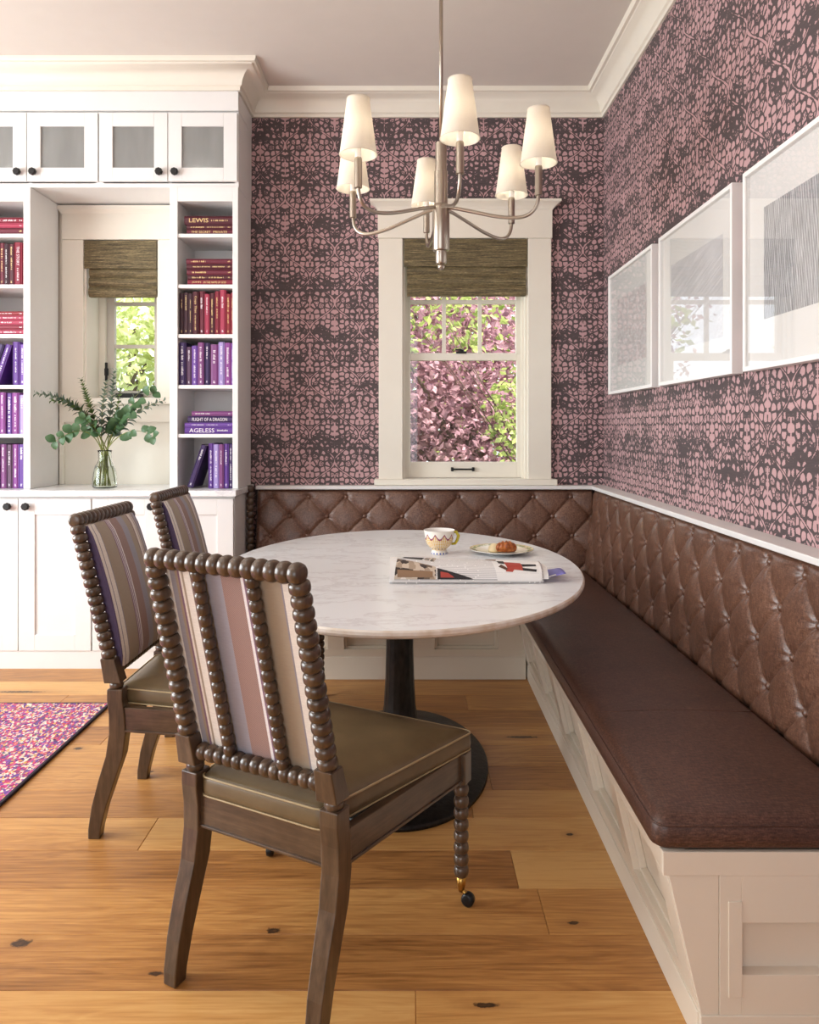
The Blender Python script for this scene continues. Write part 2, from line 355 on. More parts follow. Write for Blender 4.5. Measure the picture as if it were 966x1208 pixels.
BOOKC = {'maroon': S(78, 22, 36), 'wine': S(102, 26, 46), 'dark plum': S(58, 20, 34), 'crimson': S(130, 26, 50), 'rose': S(168, 54, 82), 'scarlet': S(138, 32, 42),
         'deep violet': S(54, 30, 84), 'purple': S(92, 50, 138), 'mid violet': S(112, 72, 160), 'mauve': S(126, 66, 124), 'lilac': S(164, 146, 204), 'dusky plum': S(84, 52, 82), 'orchid': S(134, 62, 140)}
for k, c in BOOKC.items(): simple('cloth_'+k.replace(' ', '_'), c, .5)

# ------------------------------------------------------------------ mesh helpers
def wmat(o):
    m = Matrix.Identity(4)
    while o is not None: m = o.matrix_basis @ m; o = o.parent
    return m
class MB:
    def __init__(s): s.bm = bmesh.new(); s.uvl = s.bm.loops.layers.uv.new('UVMap')
    def box(s, x0, x1, y0, y1, z0, z1, mat=0):
        v = [s.bm.verts.new(p) for p in ((x0, y0, z0), (x1, y0, z0), (x1, y1, z0), (x0, y1, z0), (x0, y0, z1), (x1, y0, z1), (x1, y1, z1), (x0, y1, z1))]
        for f in ((0, 3, 2, 1), (4, 5, 6, 7), (0, 1, 5, 4), (1, 2, 6, 5), (2, 3, 7, 6), (3, 0, 4, 7)):
            s.bm.faces.new([v[i] for i in f]).material_index = mat
        return s
    def hexa(s, lo, hi):      # two rings of four points
        v = [s.bm.verts.new(p) for p in list(lo)+list(hi)]
        for f in ((0, 3, 2, 1), (4, 5, 6, 7), (0, 1, 5, 4), (1, 2, 6, 5), (2, 3, 7, 6), (3, 0, 4, 7)): s.bm.faces.new([v[i] for i in f])
        return s
    def rings(s, rs, closed=True, cap=True, uv=False):
        vr = [[s.bm.verts.new(p) for p in r] for r in rs]; n = len(vr[0])
        for i in range(len(vr)-1):
            for j in range(n if closed else n-1):
                k = (j+1) % n
                f = s.bm.faces.new((vr[i][j], vr[i][k], vr[i+1][k], vr[i+1][j]))
                if uv:
                    for lp, (a, b) in zip(f.loops, ((j, i), (j+1, i), (j+1, i+1), (j, i+1))): lp[s.uvl].uv = (a/n, b/(len(vr)-1))
        if cap and closed:
            s.bm.faces.new(vr[0][::-1]); s.bm.faces.new(vr[-1])
        return vr
    def lathe(s, prof, c=(0, 0, 0), seg=24, sx=1, sy=1, cap=True, uv=False):
        s.rings([[(c[0]+r*sx*math.cos(2*PI*j/seg), c[1]+r*sy*math.sin(2*PI*j/seg), c[2]+z) for j in range(seg)] for r, z in prof], True, cap, uv); return s
    def turned(s, p0, p1, prof, seg=14):      # prof: (t along, radius)
        p0, p1 = Vector(p0), Vector(p1); d = p1-p0; q = d.to_track_quat('Z', 'Y')
        a, b = q @ Vector((1, 0, 0)), q @ Vector((0, 1, 0))
        s.rings([[p0+d*t+(a*math.cos(2*PI*j/seg)+b*math.sin(2*PI*j/seg))*r for j in range(seg)] for t, r in prof]); return s
    def tube(s, pts, r, seg=8, flat=1.0, sq=None):
        pts = [Vector(p) for p in pts]; rs = []; up = None
        for i, p in enumerate(pts):
            d = (pts[min(i+1, len(pts)-1)]-pts[max(i-1, 0)]).normalized()
            if up is None: up = Vector((0, 0, 1)) if abs(d.z) < .9 else Vector((0, 1, 0))
            a = d.cross(up).normalized(); b = a.cross(d).normalized(); up = b
            rr = r[i] if isinstance(r, (list, tuple)) else r
            rs.append([p+a*math.cos(2*PI*j/seg)*rr+b*math.sin(2*PI*j/seg)*rr*flat for j in range(seg)])
        s.rings(rs); return s
    def grid(s, fn, nu, nv, uv=True):
        g = [[s.bm.verts.new(fn(i/nu, j/nv)) for j in range(nv+1)] for i in range(nu+1)]
        for i in range(nu):
            for j in range(nv):
                f = s.bm.faces.new((g[i][j], g[i+1][j], g[i+1][j+1], g[i][j+1]))
                for lp, (a, b) in zip(f.loops, ((i, j), (i+1, j), (i+1, j+1), (i, j+1))): lp[s.uvl].uv = (a/nu, b/nv)
        return g
    def build(s, name, mat, parent=None, bevel=0, smooth=False, seg=2, local=False):
        bmesh.ops.recalc_face_normals(s.bm, faces=s.bm.faces)
        me = bpy.data.meshes.new(name)
        if parent is not None and not local: s.bm.transform(wmat(parent).inverted())
        s.bm.to_mesh(me); s.bm.free()
        for m in (mat if isinstance(mat, (list, tuple)) else [mat]): me.materials.append(M[m])
        o = bpy.data.objects.new(name, me); col.objects.link(o)
        if parent is not None: o.parent = parent
        if bevel:
            b = o.modifiers.new('bevel', 'BEVEL'); b.width = bevel; b.segments = seg; b.limit_method = 'ANGLE'; b.angle_limit = .6
        if smooth: me.shade_smooth()
        return o
def tag(o, label, cat, group=None):
    o['label'] = label; o['category'] = cat
    if group: o['group'] = group
    return o
def thing(name, label, cat, loc=(0, 0, 0), group=None, rz=0):
    o = bpy.data.objects.new(name, None); o.location = loc; o.rotation_euler = (0, 0, rz); o.empty_display_size = .1; col.objects.link(o)
    return tag(o, label, cat, group)
def struct(o): o['kind'] = 'structure'; return o
def stuff(o): o['kind'] = 'stuff'; return o
def bx(name, mat, parent, x0, x1, y0, y1, z0, z1, bevel=0): return MB().box(x0, x1, y0, y1, z0, z1).build(name, mat, parent, bevel)
def copy_tree(o, parent=None):
    c = o.copy(); col.objects.link(c); c.parent = parent
    for ch in list(o.children): copy_tree(ch, c)
    return c
def smooth_angle(o, a=40):
    o.data.shade_smooth(); o.data.set_sharp_from_angle(angle=math.radians(a)); return o

# ------------------------------------------------------------------ room shell
XL, XR, YB, YR, ZC = -4.2, 1.132, 4.39, -3.0, 3.24
CX0, CX1, CYL, CYU = -2.475, -.937, 3.96, 4.04     # cabinet run
struct(bx('floor', 'ext_wood', None, XL-.1, XR+.2, YR-.1, YB+.2, -.12, -.016))
fl = bpy.data.objects['floor']
rows = []
y = 2.074 - .188*27
k = 0
joints = {1.510: [.01], 1.886: [.35], 2.262: [-.83], 3.39: [.26], 2.074: [-1.6], 1.698: [-1.2]}
while y < YB:
    y1 = min(y+.188, YB)
    js = next((v for kk, v in joints.items() if abs(kk-y) < .02), None)
    xs = [XL]
    first = (js[0] if js else XL+rnd.uniform(.3, 1.9))
    while first - 1.9 > XL+.2: first -= 1.9
    while first < XR-.15:
        xs.append(first); first += 1.9
    xs.append(XR)
    if y1 > -.6:
        for a, b in zip(xs[:-1], xs[1:]):
            m = MB(); e = .0012; t = .0016
            m.rings([[(a, y, -.016), (b, y, -.016), (b, y1, -.016), (a, y1, -.016)], [(a+e*.2, y+e*.2, -.0022), (b-e*.2, y+e*.2, -.0022), (b-e*.2, y1-e*.2, -.0022), (a+e*.2, y1-e*.2, -.0022)],
                     [(a+t, y+t, 0), (b-t, y+t, 0), (b-t, y1-t, 0), (a+t, y1-t, 0)]])
            m.build('plank', 'oak_plank', fl)
    y = y1
    if YB - y < .01: break
stuff_floor = bx('plank', 'oak_plank', fl, XL, XR, YR, 2.074-.188*15, -.016, 0)

struct(bx('ceiling', 'ceiling_paint', None, XL-.1, XR+.2, YR-.1, YB+.2, ZC, ZC+.12))
struct(bx('wall_right', 'wallpaper', None, XR, XR+.15, YR-.1, YB+.15, -.1, ZC+.05))
# back wall with its window opening, wallpapered
W1 = (-.05, .683, .98, 2.387)
m = MB(); m.box(CX1-.02, W1[0], YB, YB+.15, -.1, ZC+.05); m.box(W1[1], XR, YB, YB+.15, -.1, ZC+.05)
m.box(W1[0], W1[1], YB, YB+.15, -.1, W1[2]); m.box(W1[0], W1[1], YB, YB+.15, W1[3], ZC+.05)
struct(m.build('wall_back', 'wallpaper'))
W2 = (-1.921, -1.485, 1.454, 2.382)
m = MB(); m.box(XL, W2[0], YB, YB+.15, -.1, ZC+.05); m.box(W2[1], CX1-.02, YB, YB+.15, -.1, ZC+.05)
m.box(W2[0], W2[1], YB, YB+.15, -.1, W2[2]); m.box(W2[0], W2[1], YB, YB+.15, W2[3], ZC+.05)
struct(m.build('wall_niche', 'cream_paint'))
m = MB(); m.box(XL-.15, XL, YR-.1, -.5, -.1, ZC+.05); m.box(XL-.15, XL, 3.1, YB+.15, -.1, ZC+.05); m.box(XL-.15, XL, -.5, 3.1, -.1, .5); m.box(XL-.15, XL, -.5, 3.1, 2.65, ZC+.05)
struct(m.build('wall_left', 'wall_paint'))
m = MB(); m.box(XL, -3.1, YR-.15, YR, -.1, ZC+.05); m.box(.1, XR, YR-.15, YR, -.1, ZC+.05); m.box(-3.1, .1, YR-.15, YR, 2.75, ZC+.05); m.box(-3.1, .1, YR-.15, YR, -.1, .45)
struct(m.build('wall_rear', 'wall_paint'))

# crown moulding swept along the walls and around the cabinets
prof = [(0, -.135), (.012, -.135), (.014, -.118), (.024, -.112), (.026, -.100), (.030, -.085), (.044, -.062), (.066, -.044), (.090, -.034), (.098, -.026), (.112, -.024), (.118, -.012), (.120, 0)]
path = [(XL, YB), (CX0, YB), (CX0, CYU), (CX1, CYU), (CX1, YB), (XR, YB), (XR, YR)]
m = MB(); rs = []
for i, p in enumerate(path):
    def nrm(a, b):
        d = Vector((b[0]-a[0], b[1]-a[1])).normalized(); return Vector((d.y, -d.x))
    n1 = nrm(path[i-1], p) if i else nrm(p, path[1]); n2 = nrm(p, path[i+1]) if i < len(path)-1 else n1
    mt = (n1+n2)/(1+n1.dot(n2))
    rs.append([(p[0]+mt.x*o, p[1]+mt.y*o, ZC+z) for o, z in prof] + [(p[0], p[1], ZC)])
m.rings(rs, True, True)
struct(smooth_angle(m.build('trim_1', 'cream_paint'), 35))
# capping rail over the upholstered backs
m = MB(); m.box(CX1+.04, XR, 4.298, YB, .926, .946); m.box(1.040, XR, 1.35, 4.298, .926, .946)
struct(m.build('trim_2', 'white_paint', None, .003))

# ------------------------------------------------------------------ window 1 (dining nook)
def part(name, mat, parent, *b, bevel=0): return bx(name, mat, parent, *b, bevel=bevel)
w1 = struct(part('window_1', 'cream_paint', None, W1[0]-.015, W1[1]+.015, YB+.135, YB+.15, W1[3]-.02, W1[3]))   # head stop
F = YB-.028
part('casing', 'cream_paint', w1, -.190, W1[0], F, YB, .98, 2.39, bevel=.003)
part('casing', 'cream_paint', w1, W1[1], .820, F, YB, .98, 2.39, bevel=.003)
part('header', 'cream_paint', w1, -.195, .825, F-.008, YB, 2.39, 2.565, bevel=.003)
m = MB(); m.rings([[(-.195-o, F-.008-o, 2.555+z), (.825+o, F-.008-o, 2.555+z), (.825+o, YB, 2.555+z), (-.195-o, YB, 2.555+z)] for o, z in [(.0, 0), (.006, .006), (.012, .016), (.028, .030), (.042, .038), (.044, .040), (.044, .052)]])
m.build('header_cap', 'cream_paint', w1)
part('sill', 'cream_paint', w1, -.215, .850, YB-.06, YB+.10, .947, .982, bevel=.004)
for a, b in ((W1[0], W1[0]+.014), (W1[1]-.014, W1[1])): part('jamb', 'cream_paint', w1, a, b, YB-.002, YB+.15, .98, W1[3])
part('stop', 'cream_paint', w1, W1[0]+.014, W1[0]+.028, YB+.04, YB+.06, .98, W1[3]); part('stop', 'cream_paint', w1, W1[1]-.028, W1[1]-.014, YB+.04, YB+.06, .98, W1[3])
# lower sash
SX0, SX1, GX0, GX1 = -.034, .667, -.004, .630
y0, y1 = YB+.06, YB+.095
m = MB(); m.box(SX0, GX0, y0, y1, .985, 1.725); m.box(GX1, SX1, y0, y1, .985, 1.725); m.box(GX0, GX1, y0, y1, .985, 1.078); m.box(GX0, GX1, y0, y1, 1.684, 1.725)
lo = m.build('lower_sash', 'cream_paint', w1, .002)
part('pane', 'window_glass', lo, GX0, GX1, y0+.015, y0+.019, 1.078, 1.684)
m = MB(); m.box(.238, .375, y0-.022, y0-.012, 1.030, 1.040); m.box(.236, .252, y0-.018, y0, 1.023, 1.047); m.box(.361, .377, y0-.018, y0, 1.023, 1.047); m.build('sash_lift', 'black_metal', lo, .003)
# upper sash with muntins
y0, y1 = YB+.10, YB+.132
m = MB(); m.box(SX0, GX0, y0, y1, 1.69, 2.387); m.box(GX1, SX1, y0, y1, 1.69, 2.387); m.box(GX0, GX1, y0, y1, 1.69, 1.732); m.box(GX0, GX1, y0, y1, 2.33, 2.387)
up = m.build('upper_sash', 'cream_paint', w1, .002)
for a in (.198, .414): part('muntin', 'cream_paint', up, a-.011, a+.011, y0+.002, y1-.004, 1.732, 2.33)
part('muntin', 'cream_paint', up, GX0, GX1, y0+.004, y1-.006, 2.028, 2.052)
xs = [GX0, .198, .414, GX1]
for i in range(3):
    part('pane', 'window_glass', up, xs[i], xs[i+1], y0+.015, y0+.019, 1.732, 2.028); part('pane', 'window_glass', up, xs[i], xs[i+1], y0+.015, y0+.019, 2.052, 2.33)
m = MB(); m.box(.268, .33, YB+.045, YB+.085, 1.725, 1.737); m.turned((.30, YB+.065, 1.735), (.30, YB+.065, 1.752), [(0, .016), (.7, .014), (1, .006)]); m.box(.262, .30, YB+.05, YB+.062, 1.742, 1.752)
m.build('sash_lock', 'black_metal', lo, .002)
def roman_shade(name, label, x0, x1, xa, xb, ytop, z0, z1, z2, YF):
    s = thing(name, label, 'shade', ((x0+x1)/2, YF, z2), 'woven window shades')
    bx('head_rail', 'cream_paint', s, x0+.01, x1-.01, YF+.012, YF+.05, z0-.04, z0-.002)
    m = MB(); n = 34
    for i in range(n):       # valance: bundles of reeds
        a = z0-(z0-z1)*i/n; b = z0-(z0-z1)*(i+1)/n
        m.box(x0+.003+rnd.uniform(0, .001), x1-.003-rnd.uniform(0, .001), YF-.016-rnd.uniform(0, .0014), YF-.008, b, a-.0004)
    stuff(m.build('valance', 'woven_grass', s))
    # stacked folds below it
    nf = 3; zz = z1+.02
    for f in range(nf):
        a = zz-(zz-z2)*f/nf; b = zz-(zz-z2)*(f+1)/nf-.012
        m = MB(); k = 12
        pts = []
        for i in range(k+1):
            q = i/k; pts.append((.006+.026*math.sin(q*PI*.85)+.004*f, a+(b-a)*q))
        m.rings([[(x, YF+.02-o, z) for o, z in pts]+[(x, YF+.026, z) for o, z in pts[::-1]] for x in (xa, xb)])
        m.build('fold', 'woven_grass', s)
    return s
roman_shade('roman_shade', 'woven brown grass roman shade pulled up in the window above the bench', -.045, .680, -.025, .672, 2.387, 2.386, 2.225, 2.068, YB-.012)

# ------------------------------------------------------------------ niche window
w2 = struct(part('window_2', 'cream_paint', None, W2[0], W2[1], YB+.28, YB+.29, W2[3]-.01, W2[3]))
F = YB-.02
part('casing', 'cream_paint', w2, -2.045, W2[0], F, YB+.001, W2[2], W2[3]+.002, bevel=.003); part('casing', 'cream_paint', w2, W2[1], -1.312, F, YB+.001, W2[2], W2[3]+.002, bevel=.003)
part('header', 'cream_paint', w2, -2.045, -1.312, F-.004, YB+.001, W2[3]+.002, 2.545, bevel=.002)
m = MB(); m.rings([[(-2.05-o, F-.004-o, 2.535+z), (-1.312, F-.004-o, 2.535+z), (-1.312, YB, 2.535+z), (-2.05-o, YB, 2.535+z)] for o, z in [(0, 0), (.004, .008), (.014, .022), (.016, .024), (.016, .045)]]); m.build('header_cap', 'cream_paint', w2)
part('sill', 'cream_paint', w2, -2.062, -1.312, YB-.05, YB+.1, W2[2]-.035, W2[2]+.002, bevel=.004)
# panelled apron under the sill
m = MB(); m.box(-2.062, -1.312, F, YB+.001, 1.315, W2[2]-.035); m.box(-2.062, -2.035, F, YB+.001, .951, 1.315); m.box(-1.345, -1.312, F, YB+.001, .951, 1.315)
m.build('apron_panel', 'cream_paint', w2, .002)
for a, b, c, d in ((W2[0], W2[0]+.012, W2[2], W2[3]), (W2[1]-.012, W2[1], W2[2], W2[3])): part('jamb', 'cream_paint', w2, a, b, YB-.002, YB+.29, c, d)
part('jamb', 'cream_paint', w2, W2[0]+.012, W2[1]-.012, YB+.1, YB+.29, W2[2]-.03, W2[2]); 
yS = YB+.20
part('frame_stile', 'cream_paint', w2, W2[0]+.012, W2[0]+.05, yS-.03, yS+.06, W2[2], W2[3]); part('frame_stile', 'cream_paint', w2, W2[1]-.05, W2[1]-.012, yS-.03, yS+.06, W2[2], W2[3])
m = MB(); a0, a1 = W2[0]+.05, W2[1]-.05
m.box(a0, a0+.045, yS, yS+.035, W2[2]+.002, W2[3]-.02); m.box(a1-.045, a1, yS, yS+.035, W2[2]+.002, W2[3]-.02); m.box(a0+.045, a1-.045, yS, yS+.035, W2[2]+.002, W2[2]+.055); m.box(a0+.045, a1-.045, yS, yS+.035, W2[3]-.07, W2[3]-.02)
sh2 = m.build('casement_sash', 'grey_sash', w2, .002)
for z in (2.045, 1.782): part('muntin', 'grey_sash', sh2, a0+.045, a1-.045, yS+.004, yS+.03, z-.011, z+.011)
for za, zb in ((W2[2]+.055, 1.771), (1.793, 2.034), (2.056, W2[3]-.07)): part('pane', 'window_glass', sh2, a0+.045, a1-.045, yS+.015, yS+.019, za, zb)
m = MB(); m.box(-1.867, -1.853, yS-.046, yS-.03, 1.57, 1.68); m.box(-1.872, -1.848, yS-.042, yS-.03, 1.60, 1.645); m.build('sash_latch', 'black_metal', w2, .003)
m = MB(); m.box(-1.80, -1.645, yS-.05, yS-.005, 1.456, 1.492); m.tube([(-1.66, yS-.04, 1.49), (-1.64, yS-.05, 1.50), (-1.60, yS-.055, 1.50)], .006); m.build('window_crank', 'black_metal', w2, .004)
roman_shade('roman_shade', 'woven brown grass roman shade in the narrow window behind the eucalyptus', W2[0]+.002, W2[1]-.004, W2[0]+.03, W2[1]-.008, 2.38, 2.380, 2.215, 2.062, YB-.004)

# ------------------------------------------------------------------ cabinets
def shaker(parent, name, x0, x1, yf, z0, z1, fw, knob, glass=False):
    """door with stiles and rails around a recessed panel; knob = (x, z)"""
    m = MB(); t = .02
    m.box(x0, x0+fw, yf, yf+t, z0, z1); m.box(x1-fw, x1, yf, yf+t, z0, z1); m.box(x0+fw, x1-fw, yf, yf+t, z0, z0+fw); m.box(x0+fw, x1-fw, yf, yf+t, z1-fw, z1)
    d = m.build(name, 'white_paint', parent, .0015)
    if glass: bx('glass_pane', 'seeded_glass', d, x0+fw, x1-fw, yf+.009, yf+.013, z0+fw, z1-fw)
    else: bx('panel', 'white_paint', d, x0+fw, x1-fw, yf+.009, yf+t-.002, z0+fw, z1-fw)
    m = MB(); kx, kz = knob
    m.turned((kx, yf, kz), (kx, yf-.032, kz), [(0, .008), (.4, .007), (.42, .019), (.6, .0215), (.9, .0205), (1, .016)], 8)
    m.build('knob', 'black_metal', d)
    return d
def lower(label, x0, x1, mid, knobs=True):
    c = thing('base_cabinet', label, 'cabinet', ((x0+x1)/2, 4.15, 0), 'white base cabinets')
    bx('carcass', 'white_paint', c, x0, x1, CYL+.021, YB-.002, .095, .917)
    bx('plinth', 'white_paint', c, x0, x1, CYL+.006, YB-.002, 0.001, .095)
    for a, b, kx in ((x0+.004, mid-.002, mid-.048), (mid+.002, x1-.004, mid+.048)):
        shaker(c, 'door', a, b, CYL, .097, .905, .085, (kx, .865))
    return c
c1 = lower('white shaker base cabinet whose two black knobs show beside the chairs', CX0, -1.697, -2.086)
c2 = lower('white shaker base cabinet mostly hidden behind the two side chairs', -1.697, CX1-.004, -1.327)
ct = MB().box(CX0-.005, CX1+.012, CYL-.022, YB-.002, .918, .950).build('marble_countertop', 'counter_marble', None, .003)
tag(ct, 'white marble countertop on the base cabinets under the vase', 'countertop')
def upper(label, x0, x1, mid):
    c = thing('wall_cabinet', label, 'cabinet', ((x0+x1)/2, 4.2, 2.59), 'glass fronted wall cabinets')
    yc = CYU+.021
    m = MB(); m.box(x0, x0+.02, yc, YB-.002, 2.59, 3.0); m.box(x1-.02, x1, yc, YB-.002, 2.59, 3.0); m.box(x0+.02, x1-.02, yc, YB-.002, 2.59, 2.612); m.box(x0+.02, x1-.02, yc, YB-.002, 2.98, 3.0); m.box(x0+.02, x1-.02, YB-.02, YB-.002, 2.612, 2.98)
    m.box(mid-.008, mid+.008, yc+.02, YB-.02, 2.612, 2.98)
    m.build('carcass', 'white_paint', c)
    for a, b, kx in ((x0+.004, mid-.002, mid-.042), (mid+.002, x1-.004, mid+.042)):
        shaker(c, 'door', a, b, CYU, 2.618, 2.988, .073, (kx, 2.663), True)
    return c
upper('white wall cabinet with glass doors above the bookcase cut by the picture edge', CX0, -1.694, -2.083)
upper('white wall cabinet with glass doors above the bookcase beside the wallpaper', -1.694, CX1-.002, -1.318)
struct(bx('trim_3', 'white_paint', None, CX0, CX1, CYU+.004, YB-.002, 3.002, 3.125, bevel=.002))

SHELF = [1.248, 1.514, 1.790, 2.060, 2.336]
def bookcase(label, x0, x1, ox0, ox1):
    c = thing('bookcase', label, 'bookcase', ((x0+x1)/2, 4.2, .951), 'open bookcases')
    yf = CYU+.006
    bx('side_panel', 'white_paint', c, x0, ox0, yf, YB-.022, .951, 2.588, bevel=.0015); bx('side_panel', 'white_paint', c, ox1, x1, yf, YB-.022, .951, 2.588, bevel=.0015)
    bx('back_panel', 'white_paint', c, ox0, ox1, YB-.032, YB-.022, .951, 2.588)
    bx('header', 'white_paint', c, ox0, ox1, yf, YB-.032, 2.51, 2.588, bevel=.0015)
    for z in SHELF: bx('shelf', 'white_paint', c, ox0, ox1, yf+.006, YB-.032, z-.020, z, bevel=.0015)
    return c
RX0, RX1 = -1.267, -.969; LX0, LX1 = -2.40, -2.103
bookcase('white open bookcase of red and purple books beside the wallpaper', -1.309, CX1-.002, RX0, RX1)
bookcase('white open bookcase of red and purple books cut by the picture edge', CX0, -2.066, LX0, LX1)

# ------------------------------------------------------------------ books
FONT_CACHE = {}
def text_mesh(body):
    if body in FONT_CACHE: return FONT_CACHE[body]
    cu = bpy.data.curves.new('lettering', 'FONT'); cu.body = body; cu.size = 1; cu.resolution_u = 2
    ob = bpy.data.objects.new('lettering', cu); col.objects.link(ob)
    dg = bpy.context.evaluated_depsgraph_get(); me = bpy.data.meshes.new_from_object(ob.evaluated_get(dg))
    bpy.data.objects.remove(ob)
    xs = [v.co.x for v in me.vertices]; ys = [v.co.y for v in me.vertices]
    FONT_CACHE[body] = ([((v.co.x-min(xs)), v.co.y-min(ys)) for v in me.vertices], [tuple(p.vertices) for p in me.polygons], max(xs)-min(xs), max(ys)-min(ys))
    return FONT_CACHE[body]
def lettering(mb, body, org, ux, uy, width, height):
    """flat letters filling width x height from org along ux / uy"""
    vs, fs, w, h = text_mesh(body); org, ux, uy = Vector(org), Vector(ux), Vector(uy)
    bv = [mb.bm.verts.new(org+ux*(x/w*width)+uy*(y/h*height)) for x, y in vs]
    for f in fs: mb.bm.faces.new([bv[i] for i in f])
def ticks(mb, org, ux, uy, length, height, r):
    x = 0; org, ux, uy = Vector(org), Vector(ux), Vector(uy)
    while x < length:          # tiny unreadable strokes
        w = r.uniform(.18, .4)*height; h = height*r.uniform(.6, 1)
        a = org+ux*x; b = org+ux*min(x+w, length)
        mb.bm.faces.new([mb.bm.verts.new(p) for p in (a, b, b+uy*h, a+uy*h)])
        x += w+height*(.22 if r.random() > .2 else .7)
def book(label, group, color, th, hgt, dep, words, ink, lying, place):
    """built upright with its spine facing -y at y=0, then laid down or leaned by `place` (Matrix)"""
    o = thing('book', label, 'book', (0, 0, 0), group)
    cl = 'cloth_'+color.replace(' ', '_'); m = MB()
    b = .0022
    m.box(-th/2, -th/2+b, 0, dep, 0, hgt); m.box(th/2-b, th/2, 0, dep, 0, hgt)
    m.rings([[(-th/2+b*1.0, .003, z), (-th/4, -.0015, z), (th/4, -.0015, z), (th/2-b, .003, z), (th/2-b, .005, z), (-th/2+b, .005, z)] for z in (0, hgt)])
    m.build('cover', cl, o)
    bx('pages', 'paper', o, -th/2+b, th/2-b, .006, dep-.004, .004, hgt-.004)
    m = MB(); yy = -.0022; r = random.Random(hash(label) % 1000 if False else len(label)*7+int(th*1e5))
    # text runs down the spine (top of letters to +x) : along -z
    if words:
        y0 = hgt*.5+len(words[0])*0; tot = hgt*.78; z = hgt*.9
        per = tot/len(words)
        for wd, fr, hh in words:
            L = hgt*fr; lettering(m, wd, (-th*hh/2, yy, z), (0, 0, -1), (1, 0, 0), L, th*hh); z -= L+hgt*.06
        if z > hgt*.2: ticks(m, (-th*.12, yy, z), (0, 0, -1), (1, 0, 0), z-hgt*.1, th*.24, r)
    else:
        k = r.choice([1, 2, 2]); z = hgt*r.uniform(.84, .93)
        for q in range(k):
            L = hgt*r.uniform(.2, .42); hh = th*r.uniform(.2, .38)
            L = min(L, z-hgt*.17); ticks(m, (-hh/2, yy, z), (0, 0, -1), (1, 0, 0), max(L, .004), hh, r); z -= L+hgt*.06
        ticks(m, (-th*.14, yy, hgt*.1), (0, 0, -1), (1, 0, 0), hgt*.05, th*.28, r)
    stuff(m.build('spine_lettering', ink, o))
    o.matrix_basis = place
    return o
ORD = ['first', 'second', 'third', 'fourth', 'fifth', 'sixth', 'seventh', 'eighth', 'ninth', 'tenth', 'eleventh', 'twelfth']
ROWN = ['top', 'second', 'third', 'fourth', 'fifth', 'bottom']
def stack(where, row, z, specs, xl_default, xr, yf, group):
    n = len(specs)
    zz = z+.0004
    for i, (colr, th, L, words, ink) in enumerate(specs):     # bottom up
        pos_ = 'topmost' if i == n-1 else 'lowest' if i == 0 else ORD[i]+' from the bottom'
        place = Matrix.Translation((xr-L, yf+rnd.uniform(0, .006), zz+th/2)) @ Matrix.Rotation(PI/2, 4, 'Y')
        # rotating +90 deg about y sends z (height) to +x, and x (thickness) to -z: words read left to right need a flip
        place = Matrix.Translation((xr, yf+rnd.uniform(0, .006), zz+th/2)) @ Matrix.Rotation(-PI/2, 4, 'Y')
        book(f'{colr} book lying {pos_} in the {ROWN[row]} row stack, {where}', group, colr, th, L, .21, words, ink, True, place)
        zz += th+.0005
def upright(where, row, z, specs, x0, yf, group, rev=False):
    x = x0; n = len(specs)
    for i, (colr, th, h, words, ink) in enumerate(specs):
        idx = n-1-i if rev else i
        place = Matrix.Translation((x+th/2, yf+rnd.uniform(0, .012), z+.0004))
        nm = f'{colr} upright book, {ORD[idx]} from the niche, {ROWN[row]} row, {where}'
        book(nm, group, colr, th, h, .20, words, ink, False, place)
        x += th+.0009
    return x
WR = 'wallpaper side bookcase'; WL = 'picture edge bookcase'
yb = CYU+.022
G, V = 'gilt', 'silver_print'
stack(WR, 0, SHELF[4], [('wine', .025, .25, [('THE SECRET', .42, .5), ('PRIVATE', .3, .5)], G), ('maroon', .026, .25, [], G), ('maroon', .046, .262, [('LEWIS', .4, .5)], G)], 0, RX1-.004, yb, 'red books lying beside the wallpaper')
stack(WR, 1, SHELF[3], [('crimson', .027, .245, [('JOHN', .2, .45), ('IN THE NAME OF GOD', .5, .45)], G), ('maroon', .026, .245, [], G), ('wine', .030, .25, [], G), ('maroon', .028, .25, [], G), ('wine', .028, .252, [], G)], 0, RX1-.004, yb, 'red books lying beside the wallpaper')
upright(WR, 2, SHELF[2], [('dark plum', .026, .225, [], G), ('dark plum', .024, .228, [], G), ('dark plum', .023, .222, [], G), ('maroon', .030, .232, [('Copy That', .4, .5)], G), ('wine', .032, .236, [], V),
                          ('rose', .026, .220, [], V), ('maroon', .027, .226, [], G), ('crimson', .025, .236, [], G), ('rose', .032, .244, [], V), ('scarlet', .027, .222, [], G), ('crimson', .014, .228, [], G)], RX0+.002, yb, 'red books standing beside the wallpaper')
upright(WR, 3, SHELF[1], [('deep violet', .038, .232, [], V), ('dusky plum', .030, .208, [], V), ('mid violet', .033, .214, [], V), ('mauve', .033, .232, [], V), ('deep violet', .030, .230, [], V),
                          ('mauve', .046, .222, [], V), ('lilac', .032, .234, [], V), ('orchid', .036, .230, [], V), ('mid violet', .010, .228, [], V)], RX0+.002, yb, 'purple books standing beside the wallpaper')
stack(WR, 4, SHELF[0], [('purple', .038, .262, [('AGELESS', .52, .6)], V), ('mid violet', .022, .262, [], V), ('deep violet', .036, .245, [('FLIGHT OF A DRAGON', .78, .5)], V), ('mauve', .026, .222, [], V)], 0, RX1-.004, yb, 'purple books lying beside the wallpaper')
